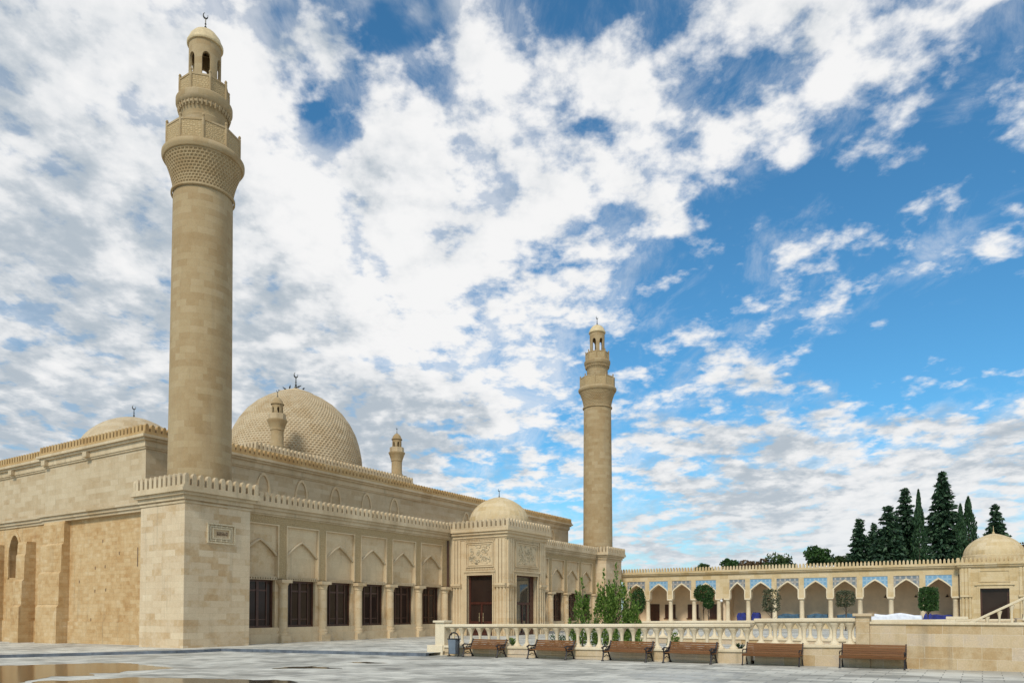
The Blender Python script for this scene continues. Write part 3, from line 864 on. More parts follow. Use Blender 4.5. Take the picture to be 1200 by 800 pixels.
def ring_arcade(mb, cx, cy, rad, th, z0, z1, nb, frac, zs, rise):
    ns = 12
    segs = []
    for b in range(nb):
        a0 = 2 * PI * (b / nb)
        wid = 2 * PI / nb
        half = frac * wid / 2
        cuts = [(-wid / 2, None)] + [(-half + 2 * half * i / ns, None) for i in range(ns + 1)] + [(wid / 2, None)]
        for i in range(len(cuts) - 1):
            l, r = cuts[i][0], cuts[i + 1][0]
            if i == 0 or i == len(cuts) - 2: zl = zr = z0
            else:
                zl = zs + rise * math.sqrt(max(0, 1 - (l / half) ** 2)); zr = zs + rise * math.sqrt(max(0, 1 - (r / half) ** 2))
            segs.append((a0 + l, a0 + r, zl, zr, i == 0, i == len(cuts) - 2))
    def P(r, a, z): return (cx + r * math.cos(a), cy + r * math.sin(a), z)
    ri = rad - th
    for l, r, zl, zr, first, last in segs:
        nn = 3 if (first or last) else 1
        for k in range(nn):
            l2, r2 = l + (r - l) * k / nn, l + (r - l) * (k + 1) / nn
            mb.face([P(rad, l2, zl), P(rad, r2, zr), P(rad, r2, z1), P(rad, l2, z1)], False, [(l2 * rad, zl), (r2 * rad, zr), (r2 * rad, z1), (l2 * rad, z1)])
            mb.face([P(ri, r2, zr), P(ri, l2, zl), P(ri, l2, z1), P(ri, r2, z1)])
        if not first and not last: mb.face([P(rad, r, zr), P(rad, l, zl), P(ri, l, zl), P(ri, r, zr)])
        if first: mb.face([P(rad, r, z0), P(rad, r, zs), P(ri, r, zs), P(ri, r, z0)])
        if last: mb.face([P(rad, l, zs), P(rad, l, z0), P(ri, l, z0), P(ri, l, zs)])


roof_turret(43.0, 51.9)
roof_turret(58.6, 51.9)


def side_dome():
    cx, cy = 33.0, 56.4
    mb = MB(); mb.lathe([(4.4, 11.9), (4.4, 12.9), (4.25, 13.0)], cx, cy, 48); ribbed_dome(mb, cx, cy, dome_profile(4.2, 13.0, 4.1, 14, .95, .08), 30, .012)
    d = mb.build('side_dome', M['dome'], mosque)
    mb = MB(); crescent(mb, cx, cy, 17.0, 1.15); mb.build('finial', M['finial'], d)


side_dome()

PX0, PX1, PY0, PZ = 46.72, 52.58, 30.15, 8.06


def portal():
    mb = MB()
    mb.box(PX0 + .4, PX1 - .4, PY0 + .45, GY + .3, -.5, PZ)                     # core
    # side face (towards the square) and its twin, front face
    DY0, DY1 = 31.37, 33.78
    for xa, xb in ((PX0, PX0 + .4), (PX1 - .4, PX1)):
        mb.box(xa, xb, PY0, DY0, -.5, PZ); mb.box(xa, xb, DY1, GY + .26, -.5, PZ); mb.box(xa, xb, DY0, DY1, 4.54, PZ)
    DX0, DX1 = 48.03, 51.27
    mb.box(PX0 + .4, DX0, PY0, PY0 + .45, -.5, PZ); mb.box(DX1, PX1 - .4, PY0, PY0 + .45, -.5, PZ); mb.box(DX0, DX1, PY0, PY0 + .45, 4.54, PZ)
    p = mb.build('portal', M['smooth'], mosque)
    # plinth, cornice and parapet
    mb = MB()
    for q, z0, z1 in ((.06, 7.30, 7.42), (.15, 7.42, 7.66), (.30, 7.66, 7.86), (.42, 7.86, 8.07)):
        mb.box(PX0 - q, PX1 + q, PY0 - q, GY - .4, z0, z1)
    mb.build('cornice', M['smooth'], p)
    mb = MB()
    merlons(mb, 'y', PY0 - .1, GY - .02, PX0 - .36, PX0 - .06, 8.08, .13, .57, .41); merlons(mb, 'x', PX0 - .36, PX1 + .36, PY0 - .403, PY0 - .1, 8.08, .13, .57, .41); merlons(mb, 'y', PY0 - .1, GY - .02, PX1 + .06, PX1 + .36, 8.08, .13, .57, .41)
    mb.build('parapet', M['parapet'], p)
    # clustered shafts below a capital band, flat strips above
    def cluster_y(x, sgn, ya, yb):
        mb = MB(); n = 3; w = (yb - ya) / n
        for i in range(n):
            c = ya + w * (i + .5)
            mb.lathe([(w * .44, -.4), (w * .44, .45), (w * .38, .5), (w * .36, 3.5), (w * .44, 3.62)], x, c, 14)
            mb.box(x - .10 if sgn < 0 else x, x if sgn < 0 else x + .10, c - w * .40, c + w * .40, 3.90, 7.28)
        for q, z0, z1 in ((.17, 3.62, 3.72), (.23, 3.72, 3.90)): mb.box(x - q if sgn < 0 else x - .05, x + .05 if sgn < 0 else x + q, ya - .05, yb + .05, z0, z1)
        mb.build('clustered_pilaster', M['smooth'], p)
    def cluster_x(y, xa, xb):
        mb = MB(); n = 3; w = (xb - xa) / n
        for i in range(n):
            c = xa + w * (i + .5)
            mb.lathe([(w * .44, -.4), (w * .44, .45), (w * .38, .5), (w * .36, 3.5), (w * .44, 3.62)], c, y, 14)
            mb.box(c - w * .40, c + w * .40, y - .10, y, 3.90, 7.28)
        for q, z0, z1 in ((.172, 3.62, 3.72), (.232, 3.72, 3.90)): mb.box(xa - .05, xb + .05, y - q, y + .05, z0, z1)
        mb.build('clustered_pilaster', M['smooth'], p)
    for x, s in ((PX0, -1), (PX1, 1)): cluster_y(x, s, 30.20, 31.10); cluster_y(x, s, 34.35, 35.2)
    cluster_x(PY0, 46.80, 47.72); cluster_x(PY0, 51.58, 52.50)
    # door surrounds and relief panels
    def surround(to, a0, a1, seed):
        fr = MB()
        def bx(aa, ab, h0, h1, z0, z1):
            q = [to(a, h, z) for a in (aa, ab) for h in (h0, h1) for z in (z0, z1)]
            fr.box(min(c[0] for c in q), max(c[0] for c in q), min(c[1] for c in q), max(c[1] for c in q), z0, z1)
        for w, h in ((.10, .10), (.22, .06)):
            bx(a0 - w, a0 - w + .10, -.05, h, -.3, 4.54 + w); bx(a1 + w - .10, a1 + w, -.05, h, -.3, 4.54 + w); bx(a0 - w + .1, a1 + w - .1, -.05, h + .003, 4.54 + w - .1, 4.54 + w)
        bx(a0 - .28, a1 + .28, -.05, .13, 4.78, 4.90)
        pa0, pa1, pz0, pz1 = a0 + .02, a1 - .02, 5.22, 7.10
        for k in range(18):
            c = a0 - .1 + (a1 - a0 + .2) * k / 17
            bx(c - .05, c + .05, -.05, .07, 4.95, 5.08); bx(c - .05, c + .05, -.05, .07, 7.16, 7.26)
        for w in (0, .14):
            bx(pa0 - .12 + w, pa0 - .04 + w, -.05, .09 - w * .3, pz0 - .06 + w, pz1 + .03 - w); bx(pa1 + .04 - w, pa1 + .12 - w, -.05, .09 - w * .3, pz0 - .06 + w, pz1 + .03 - w)
            bx(pa0 - .04 + w, pa1 + .04 - w, -.05, .092 - w * .3, pz0 - .06 + w, pz0 + .02 + w); bx(pa0 - .04 + w, pa1 + .04 - w, -.05, .092 - w * .3, pz1 - .05 - w, pz1 + .03 - w)
        fr.build('door_surround', M['smooth'], p)
        r = MB()
        relief_strokes(r, lambda a, b, h: to(a, .02, b), pa0 + .15, pa1 - .15, pz0 + .15, pz1 - .15, 46, .032, seed)
        r.build('relief_inscription', M['carved_pale'], p)
    surround(lambda a, h, z: (PX0 - h, a, z), DY0, DY1, 3)
    surround(lambda a, h, z: (a, PY0 - h, z), DX0, DX1, 5)
    # doors
    mb = MB(); x = PX0 + .30
    for a, b in ((DY0, DY0 + .16), (DY1 - .16, DY1), (32.50, 32.66)): mb.box(x - .06, x + .08, a, b, -.3, 4.54 if a != 32.50 else 2.35)
    for a, b in ((4.42, 4.54), (2.30, 2.48), (-.3, .15)): mb.box(x - .055, x + .075, DY0 + .1, DY1 - .1, a, b)
    for c in (31.95, 33.2): mb.box(x - .05, x + .03, c - .42, c + .42, .2, 1.0)
    d = mb.build('door', M['wood_red'], p)
    mb = MB(); mb.box(x, x + .02, DY0 + .1, DY1 - .1, .1, 4.45); mb.build('pane', M['glass'], d)
    mb = MB()
    for c in (32.40, 32.76): mb.tube([(x - .12, c, .95), (x - .12, c, 1.65)], .014, 6); mb.ball((x - .12, c, 1.3), .035, 8)
    mb.build('handle', M['gold'], d)
    mb = MB(); y = PY0 + .42
    for a, b, zt in ((DX0, DX0 + .12, 4.54), (DX1 - .55, DX1, 4.54), (49.50, 49.66, 2.35), (50.2, 50.32, 2.35)): mb.box(a, b, y - .08, y + .02, -.3, zt)
    for a, b in ((4.42, 4.54), (2.28, 2.46), (-.3, .1)): mb.box(DX0 + .1, DX1 - .2, y - .075, y + .015, a, b)
    d = mb.build('door', M['wood_red'], p)
    mb = MB(); mb.box(DX0 + .05, DX1 - .05, y - .02, y, .05, 4.45); mb.build('pane', M['glass_clear'], d)
    # dome
    cx, cy = 49.6, 32.7
    mb = MB(); mb.lathe([(2.55, PZ), (2.55, 8.75), (2.45, 8.85)], cx, cy, 48); ribbed_dome(mb, cx, cy, dome_profile(2.42, 8.85, 2.12, 14, .92, .12), 30, .018)
    dd = mb.build('portal_dome', M['sand'], p)
    mb = MB(); crescent(mb, cx, cy, 10.92, .78); mb.build('finial', M['finial'], dd)
    # rain pipe in the corner beside the portal
    mb = MB(); mb.tube([(46.40, GY - .08, -.2), (46.40, GY - .08, 7.3)], .07, 8); mb.build('downpipe', M['wood_dark'], mosque)


portal()

# ------------------------------------------------------------------ minarets
def make_minaret():
    t = thing('minaret', '', 'minaret')
    h = 2.0
    mb = MB(); mb.box(-h, h, -h + .05, h - .05, -.8, 7.5); mb.build('tower_base', M['ashlar'], t)
    mb = MB()
    for p, z0, z1 in ((.05, 7.32, 7.42), (.12, 7.5, 7.72), (.26, 7.72, 7.88), (.40, 7.88, 8.06)): mb.box(-h - p, h + p, -h + .05 - p, h - .05 + p, z0, z1)
    mb.build('cornice', M['parapet'], t)
    mb = MB(); e = h + .34
    for s in (-1, 1):
        a, b = sorted((s * e, s * (e - .28)))
        merlons(mb, 'x', -e, e, a, b, 8.06, .12, .62, .42); merlons(mb, 'y', -e + .283, e - .283, a, b, 8.06, .12, .62, .42)
    mb.build('parapet', M['parapet'], t)
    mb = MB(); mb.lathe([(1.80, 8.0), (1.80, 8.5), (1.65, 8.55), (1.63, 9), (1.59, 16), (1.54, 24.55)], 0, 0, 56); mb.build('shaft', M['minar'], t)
    mb = MB(); mb.lathe([(1.57, 24.5), (1.66, 24.54), (1.66, 24.64), (1.58, 24.68)], 0, 0, 56)
    mb.lathe([(1.90, 26.28), (1.97, 26.30), (1.97, 26.38), (2.05, 26.40), (2.14, 26.55), (2.14, 26.72), (2.04, 26.84), (1.95, 26.86), (1.0, 26.88)], 0, 0, 56)
    mb.build('moulding', M['minar'], t)
    prof = []
    for i in range(12):
        u = i / 11; prof.append((1.55 + .40 * u ** 1.7 + .03 * u, 24.66 + 1.66 * u))
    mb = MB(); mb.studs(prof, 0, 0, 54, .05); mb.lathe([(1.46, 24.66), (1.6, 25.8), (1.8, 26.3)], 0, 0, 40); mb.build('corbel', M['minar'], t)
    def railing(rad, z0, z1, n, name):
        mb = MB()
        rot = PI / n
        for i in range(n):
            a, b = rot + 2 * PI * i / n, rot + 2 * PI * (i + 1) / n
            def P(r, aa, z): return (r * math.cos(aa), r * math.sin(aa), z)
            mb.hexa([P(rad - .10, a, z0), P(rad - .03, a, z0), P(rad - .03, b, z0), P(rad - .10, b, z0), P(rad - .10, a, z1 - .1), P(rad - .03, a, z1 - .1), P(rad - .03, b, z1 - .1), P(rad - .10, b, z1 - .1)])
        r1 = mb.build(name, M['carved'], t)
        mb = MB()
        for i in range(n):
            a, b = rot + 2 * PI * i / n, rot + 2 * PI * (i + 1) / n
            for za, zb in ((z1 - .1, z1), (z0, z0 + .1)):
                mb.hexa([P(rad - .14, a, za), P(rad, a, za), P(rad, b, za), P(rad - .14, b, za), P(rad - .14, a, zb), P(rad, a, zb), P(rad, b, zb), P(rad - .14, b, zb)])
            x, y, _ = P(rad - .05, a, 0)
            mb.lathe([(.075, z0), (.075, z1 + .06), (.05, z1 + .08), (.085, z1 + .16), (.05, z1 + .25), (0, z1 + .27)], x, y, 8)
        mb.build('rail_posts', M['minar'], r1)
    railing(1.98, 26.86, 27.95, 10, 'balcony_railing')
    mb = MB()
    mb.lathe([(1.22, 26.8), (1.17, 28.6), (1.19, 28.7), (1.15, 28.75), (1.17, 28.95), (1.26, 29.2), (1.32, 29.24), (1.32, 29.38), (1.36, 29.40), (1.47, 29.6), (1.47, 29.85), (1.38, 29.95), (.6, 29.97)], 0, 0, 48)
    for i in range(36):
        a = 2 * PI * i / 36; c, s = math.cos(a), math.sin(a)
        mb.tube([(1.28 * c, 1.28 * s, 29.1), (1.36 * c, 1.36 * s, 29.36)], .05, 5)
    mb.build('upper_drum', M['minar'], t)
    railing(1.33, 29.95, 30.85, 8, 'balcony_railing')
    mb = MB(); ring_arcade(mb, 0, 0, .84, .13, 29.95, 33.2, 6, .52, 32.1, .30); mb.build('lantern', M['minar'], t)
    mb = MB(); mb.lathe([(.6, 33.1), (.92, 33.12), (.95, 33.18), (.95, 33.28), (.90, 33.34), (.80, 33.62), (.6, 33.88), (.32, 34.06), (.08, 34.16), (0, 34.17)], 0, 0, 40); mb.build('cap', M['gold'], t)
    mb = MB(); crescent(mb, 0, 0, 34.1, 1.15); mb.build('finial', M['finial'], t)
    return t


mina = make_minaret()
minb = copy_tree(mina)
mina.location = (24.8, 36.21, 0)
minb.location = (75.05, 36.21, 0)
for ch in mina.children:                                # the shaft stands slightly off the centre of its base
    if ch.name.split('.')[0] not in ('tower_base', 'cornice', 'parapet'): ch.location += Vector((.085, -.135, 0))
mina['label'] = 'tall stone minaret nearest the camera, on a square base with a carved plaque'
minb['label'] = 'more distant stone minaret on its square base between the gallery and the arcade'
mina['group'] = minb['group'] = 'minarets at the ends of the mosque front'


def plaque():
    y = 34.26
    mb = MB()
    x0, x1, z0, z1 = 24.08, 25.80, 5.35, 6.42
    for w, h in ((0, .09), (.16, .05), (.30, .07)):
        a0, a1, b0, b1 = x0 + w, x1 - w, z0 + w * .8, z1 - w * .8
        mb.box(a0, a0 + .09, y - h, y + .05, b0, b1); mb.box(a1 - .09, a1, y - h, y + .05, b0, b1)
        mb.box(a0 + .09, a1 - .09, y - h - .002, y + .05, b0, b0 + .08); mb.box(a0 + .09, a1 - .09, y - h - .002, y + .05, b1 - .08, b1)
    for i in range(3):
        for zz in (z0 + .16, z1 - .16): mb.ball((x0 + .52 + i * .34, y - .01, zz), .085, 8)
    # inscription
    pl = mb.build('plaque', M['carved_pale'], None)
    pl.parent = mina; pl.matrix_parent_inverse = Matrix.Translation(mina.location).inverted()
    mb = MB(); relief_strokes(mb, lambda a, b, h: (a, y - .015, b), 24.50, 25.38, 5.76, 6.02, 11, .016, 21)
    r = mb.build('inscription', M['inscr'], None)
    r.parent = pl


plaque()

# ------------------------------------------------------------------ arcade across the courtyard
AX = 78.0
arc = thing('arcade', 'long sandy arcade with alternating blue and grey tiled spandrels, behind the court', 'arcade', (80, 18, .6))


def arcade():
    cols = [34.2, 31.55, 28.9, 26.25, 23.55, 22.62, 20.48, 17.82, 15.18, 12.50, 9.85, 7.18, 4.55, 1.95]
    z_f = .62
    bays = [(cols[i], cols[i + 1]) for i in range(13) if i != 4]
    mb = MB()
    mb.box(AX - .25, AX + 4.2, 1.6, 34.8, -.6, z_f)                                   # floor
    mb.box(AX, AX + 4.2, 1.6, 34.8, 5.62, 5.75)                                       # roof
    mb.box(AX, AX + .55, 1.6, 34.8, 5.10, 5.62)                                       # wall above tiles
    for i, c in enumerate(cols):
        hw = .40 if i not in (4, 5) else .0
        if hw: mb.box(AX, AX + .55, c - .25, c + .25, 3.12, 5.10)
    mb.box(AX, AX + .55, 22.37, 23.80, 3.12, 5.10)
    mb.build('arcade_wall', M['sand'], arc)
    mb = MB(); mb.box(AX + 3.6, AX + 4.0, 1.6, 34.8, z_f, 5.62); mb.box(AX + .56, AX + 3.6, 33.9, 34.7, z_f, 5.62); mb.box(AX + .56, AX + 3.6, 1.6, 1.9, z_f, 5.62); mb.box(AX + .56, AX + 3.6, 22.95, 23.2, z_f, 5.62); mb.build('back_wall', M['inner'], arc)
    mb = MB()
    for p, z0, z1 in ((.10, 5.66, 5.76), (.24, 5.76, 5.90), (.34, 5.90, 6.02)): mb.box(AX - p, AX + .6, 1.6, 34.8, z0, z1)
    mb.build('cornice', M['sand'], arc)
    mb = MB(); merlons(mb, 'y', 1.6, 34.8, AX - .30, AX - .02, 6.02, .10, .42, .33, .6, .60); mb.build('parapet', M['sand'], arc)
    for c in cols:
        mb = MB()
        mb.lathe([(.29, z_f), (.29, z_f + .2), (.23, z_f + .3), (.22, 2.7), (.24, 2.74), (.22, 2.8), (.27, 2.95), (.30, 2.98)], AX + .24, c, 16)
        mb.box(AX - .14, AX + .6, c - .30, c + .30, 2.98, 3.12)
        mb.build('column', M['white_stone'], arc)
    for i, (a, b) in enumerate(bays):
        c = (a + b) / 2; w = abs(a - b) / 2 - .25
        arch = ogee(c, w, 3.95, 4.72)
        mb = MB()
        mb.prism_x([(c - w - .02, 3.95)] + arch + [(c + w + .02, 3.95), (c + w + .02, 5.12), (c - w - .02, 5.12)], AX + .05, AX + .5)
        mb.build('tile_panel', M['tile_brown'] if i % 2 == 0 else M['tile_blue'], arc)
        mb = MB()
        out = ogee(c, w + .02, 3.97, 4.86)
        inn = ogee(c, w - .10, 3.95, 4.70)
        mb.prism_x([(c - w, 3.12)] + out + [(c + w, 3.12), (c + w - .10, 3.12)] + inn[::-1] + [(c - w + .10, 3.12)], AX - .03, AX + .56)
        mb.build('arch_trim', M['white_stone'], arc)
    for y in (30.2, 27.5, 25.0):
        mb = MB(); mb.box(AX + 3.53, AX + 3.62, y - .62, y + .62, 1.0, 2.55); mb.box(AX + 3.45, AX + 3.62, y - .75, y + .75, .92, 1.0)
        w = mb.build('window', M['wood_dark'], arc)
        mb = MB()
        for k in (-.3, .3): mb.box(AX + 3.49, AX + 3.53, y + k - .26, y + k + .26, 1.06, 2.48)
        mb.build('shutter', M['wood_dark'], w)
    mb = MB(); mb.box(AX + 3.53, AX + 3.62, 31.5, 32.7, z_f, 2.6); mb.build('door', M['wood_dark'], arc)
    for a, b in bays[1:]:
        c = (a + b) / 2 - .55
        mb = MB(); mb.tube([(AX + 3.62, c, 3.3), (AX + 3.38, c, 3.36), (AX + 3.32, c, 3.24)], .035, 6); mb.lathe([(0, 3.10), (.12, 3.12), (.15, 3.2), (.05, 3.27), (0, 3.28)], AX + 3.32, c, 10)
        mb.build('wall_lamp', M['iron'], arc)
    mb = MB(); mb.tube([(AX + .05, 23.1, 3.05), (AX - .35, 23.1, 3.1), (AX - .42, 23.1, 2.98)], .03, 6); mb.lathe([(0, 2.74), (.12, 2.76), (.17, 2.86), (.12, 2.96), (0, 2.99)], AX - .42, 23.1, 12); mb.build('globe_lamp', M['lamp_white'], arc)


arcade()

# covered things under the arches
def bundle(name, label, cat, x0, x1, y0, y1, z0, z1, mat, seed, group=None, sag=0.18):
    rs = random.Random(seed)
    bm = bmesh.new(); uv = bm.loops.layers.uv.new('UVMap')
    bmesh.ops.create_cube(bm, size=1)
    bmesh.ops.subdivide_edges(bm, edges=bm.edges[:], cuts=7, use_grid_fill=True)
    for v in bm.verts:
        u = v.co.copy()
        drop = 0.0
        if u.z > .3: drop = sag * (abs(u.y * 2) ** 4) + .06 * math.sin(u.y * 11 + seed)
        flare = 1 + (.10 if u.z < -.2 else 0) + .03 * math.sin(u.y * 23 + seed * 3) * (1 if abs(u.x) > .45 else 0)
        v.co = Vector(((x0 + x1) / 2 + u.x * (x1 - x0) * flare + .03 * math.sin(u.y * 31 + u.z * 9), (y0 + y1) / 2 + u.y * (y1 - y0) * (1 + .04 * math.sin(u.z * 7 + seed)), z0 + (u.z + .5) * (z1 - z0) * (1 - drop) + rs.uniform(-.008, .008)))
    for f in bm.faces: f.smooth = True
    me = bpy.data.meshes.new(name); bm.to_mesh(me); bm.free(); me.materials.append(mat)
    o = bpy.data.objects.new(name, me); COL.objects.link(o)
    return tag(o, label, cat, group)


bundle('covered_chair', 'rounded royal blue covered chair left of a column near the raised balustrade', 'covered chair', 78.9, 79.7, 20.95, 21.85, .62, 1.6, M['blue'], 1, 'blue covered seats under the arcade')
bundle('covered_chair', 'dark blue covered chair just right of the arcade column beside a bushy tree', 'covered chair', 78.9, 79.7, 19.55, 20.35, .62, 1.62, M['blue'], 2, 'blue covered seats under the arcade')
bundle('covered_bench', 'faded teal covered bench under the arch right of the bushy grey topiary', 'covered bench', 79.4, 80.2, 15.6, 17.8, .62, 1.5, M['teal'], 3, 'teal covered benches under the arcade')
bundle('covered_bench', 'faded teal covered bench under the arch above the raised balustrade middle', 'covered bench', 79.4, 80.2, 12.9, 14.95, .62, 1.52, M['teal'], 4, 'teal covered benches under the arcade')
bundle('covered_bench', 'dim teal covered bench behind the small loose tree by the balustrade pier', 'covered bench', 79.4, 80.2, 10.2, 12.1, .62, 1.5, M['teal'], 5, 'teal covered benches under the arcade')
bundle('covered_table', 'long table under a white cloth beneath the arcade arches', 'table', 76.4, 77.6, 4.6, 9.1, -.1, 1.52, M['white'], 6, None, .05)
bundle('covered_chair', 'blue covered chair at the left end of the white clothed table', 'covered chair', 76.5, 77.4, 9.35, 10.1, -.1, 1.5, M['blue'], 7, 'blue covered seats under the arcade')
bundle('covered_chair', 'blue covered chair between the white clothed table and the square topiary', 'covered chair', 76.5, 77.4, 3.7, 4.45, -.1, 1.5, M['blue'], 8, 'blue covered seats under the arcade')
bundle('covered_bench', 'long royal blue covered bench under the last arch right of the square topiary', 'covered bench', 79.2, 80.2, 2.1, 4.3, .62, 1.45, M['blue'], 9, 'blue covered seats under the arcade')

# ------------------------------------------------------------------ domed pavilion at the arcade's end
pav = thing('domed_pavilion', 'sandy stone pavilion with a ribbed dome and dark doorway at the right edge', 'pavilion', (79.5, -1, 0))


def pavilion():
    X = 77.3; y0, y1, yc = -3.72, 1.58, -1.05
    mb = MB()
    mb.box(X + .4, X + 5.5, y0, y1, -.6, 6.0)
    mb.box(X, X + .4, .05, y1, -.6, 6.0); mb.box(X, X + .4, y0, -2.10, -.6, 6.0); mb.box(X, X + .4, -2.10, .05, 3.78, 6.0)
    mb.box(X + .3, X + 4.5, y0 - 14, y0, -.6, 6.0)
    mb.build('pavilion_wall', M['sand'], pav)
    mb = MB()
    for p, za, zb in ((.08, 5.62, 5.72), (.2, 5.72, 5.88), (.32, 5.88, 6.03)): mb.box(X - p, X + 5.6, y0 - p, y1 + p, za, zb)
    mb.build('cornice', M['sand'], pav)
    mb = MB(); merlons(mb, 'y', y0 - .25, y1 + .25, X - .28, X, 6.03, .1, .42, .33, .6, .6); merlons(mb, 'x', X + .003, X + 5.5, y1 - .03, y1 + .25, 6.03, .1, .42, .33, .6, .6); merlons(mb, 'y', y0 - 14, y0 - .26, X + .1, X + .4, 6.0, .1, .42, .33, .6, .6)
    mb.build('parapet', M['sand'], pav)
    for ya, yb in ((.68, 1.5), (-3.62, -2.80)):
        mb = MB(); w = (yb - ya) / 3
        for i in range(3):
            c = ya + w * (i + .5)
            mb.lathe([(w * .44, -.4), (w * .42, 2.9), (w * .5, 3.04)], X, c, 12); mb.box(X - .09, X, c - w * .4, c + w * .4, 3.22, 5.6)
        mb.box(X - .2, X + .02, ya - .05, yb + .05, 3.04, 3.22)
        mb.build('clustered_pilaster', M['sand'], pav)
    mb = MB()
    for w, h in ((.1, .09), (.24, .05)):
        mb.box(X - h, X + .05, .05, .05 + w, -.3, 3.78 + w); mb.box(X - h, X + .05, -2.10 - w, -2.10, -.3, 3.78 + w); mb.box(X - h - .002, X + .05, -2.10 - w, .05 + w, 3.78 + .002, 3.78 + w)
    mb.box(X - .14, X + .05, -2.5, .45, 4.06, 4.18)
    for a, b, c, d in ((-2.2, .15, 4.34, 4.44), (-2.2, .15, 5.3, 5.4), (-2.2, -2.1, 4.44, 5.3), (.05, .15, 4.44, 5.3)): mb.box(X - .06, X + .05, a, b, c, d)
    mb.build('door_surround', M['sand'], pav)
    mb = MB(); mb.box(X + .3, X + .37, -2.10, .05, -.3, 3.78); d = mb.build('door', M['wood_dark'], pav)
    mb = MB(); mb.box(X + .28, X + .298, -1.95, -.1, .2, 3.65); mb.build('pane', M['glass'], d)
    mb = MB(); mb.lathe([(2.5, 6.0), (2.5, 6.75), (2.42, 6.82)], X + 2.5, yc, 48); ribbed_dome(mb, X + 2.5, yc, dome_profile(2.40, 6.82, 2.0, 14, .92, .16), 30, .016)
    dd = mb.build('dome', M['sand'], pav)
    mb = MB(); mb.tube([(X + 2.5, yc, 8.75), (X + 2.5, yc, 9.5)], [.06, .01], 6); mb.ball((X + 2.5, yc, 8.85), .11, 8); mb.build('finial', M['sand'], dd)


pavilion()

# ------------------------------------------------------------------ balustrades and the court wall
def sloped_box(mb, x0, x1, y0, y1, zf0, zf1):
    mb.hexa([(x0, y0, zf0(y0)), (x1, y0, zf0(y0)), (x1, y1, zf0(y1)), (x0, y1, zf0(y1)), (x0, y0, zf1(y0)), (x1, y0, zf1(y0)), (x1, y1, zf1(y1)), (x0, y1, zf1(y1))])


def baluster(mb, x, y, z0, z1, w=.17):
    """flat-sided vase baluster: foot, slim waist, broad head"""
    h = z1 - z0
    prof = [(1.08, 0), (1.08, .05), (.80, .10), (.50, .19), (.40, .32), (.39, .52), (.46, .64), (.66, .78), (.98, .90), (1.16, .96), (1.2, 1.0)]
    mb.lathe([(0, z0)] + [(w * r, z0 + h * t) for r, t in prof] + [(0, z1)], x, y, 12)


def balustrade_run(root, x, ya, yb, ztop, zledge, ys, mat=None, bw=.17, ground=True):
    mat = mat or M['white_stone']
    if ground:
        mb = MB(); sloped_box(mb, x, x + .42, ya, yb, lambda y: plaza_z(y) - .3, lambda y: zledge(y) - .10); mb.build('plinth', M['wall_stone'], root)
        mb = MB(); sloped_box(mb, x - .06, x + .48, ya, yb, lambda y: zledge(y) - .10, zledge); mb.build('ledge', mat, root, bevel=.02)
    mb = MB(); sloped_box(mb, x - .04, x + .40, ya, yb, lambda y: ztop(y) - .12, ztop); sloped_box(mb, x + .02, x + .34, ya, yb, lambda y: ztop(y) - .17, lambda y: ztop(y) - .121)
    mb.build('handrail', mat, root, bevel=.025)
    for y in ys:
        mb = MB(); baluster(mb, x + .18, y, zledge(y) - .005, ztop(y) - .16, bw); mb.build('baluster', mat, root)


XB = 25.25
low = thing('balustrade', 'low pale stone balustrade behind the ornate benches and litter bin', 'balustrade', (25.4, 13, 0))
lt = lambda y: 1.205 + (19.4 - y) * .0108
ll = lambda y: .30 + (19.7 - y) * .0138
balustrade_run(low, XB, 6.55, 19.45, lt, ll, [19.1 - .459 * i for i in range(28)], bw=.15)
mb = MB(); mb.box(XB - .02, XB + .42, 19.453, 19.95, .05, 1.27); mb.box(XB - .10, XB + .50, 19.40, 20.02, 1.27, 1.36); mb.box(XB - .08, XB + .5, 19.50, 20.35, -.5, .30); mb.build('end_post', M['white_stone'], low, bevel=.015)
high = thing('balustrade', 'raised pale balustrade section beside the tall pier above the straight-backed bench', 'balustrade', (25.4, 5, 0))
ht = lambda y: 1.515 + (6.3 - y) * .012
hl = lambda y: .66 + (6.3 - y) * .02
balustrade_run(high, XB - .04, 3.32, 6.42, ht, hl, [6.24 - .457 * i for i in range(7)], bw=.155)
mb = MB(); mb.box(XB - .06, XB + .46, 2.92, 3.317, -.3, 1.60); mb.box(XB - .14, XB + .54, 2.84, 3.39, 1.60, 1.69); mb.build('pier', M['wall_stone'], high, bevel=.015)
cw = thing('courtyard_wall', 'solid ashlar wall of patchy cream blocks right of the balustrade pier', 'wall', (25.4, -3, 0))
mb = MB(); mb.box(XB, XB + .45, -22, 2.915, -.4, 1.36); mb.build('wall', M['wall_stone'], cw)
mb = MB(); mb.box(XB - .06, XB + .51, -22, 2.917, 1.36, 1.44); mb.build('coping', M['white_stone'], cw, bevel=.015)
rear = thing('balustrade', 'second stone balustrade across the court, seen through and above the front one', 'balustrade', (38, 7, 0))
balustrade_run(rear, 38, -2, 15.8, lambda y: 1.22 + (15.8 - y) * .0125, lambda y: .42, [15.5 - .47 * i for i in range(37)], bw=.19)

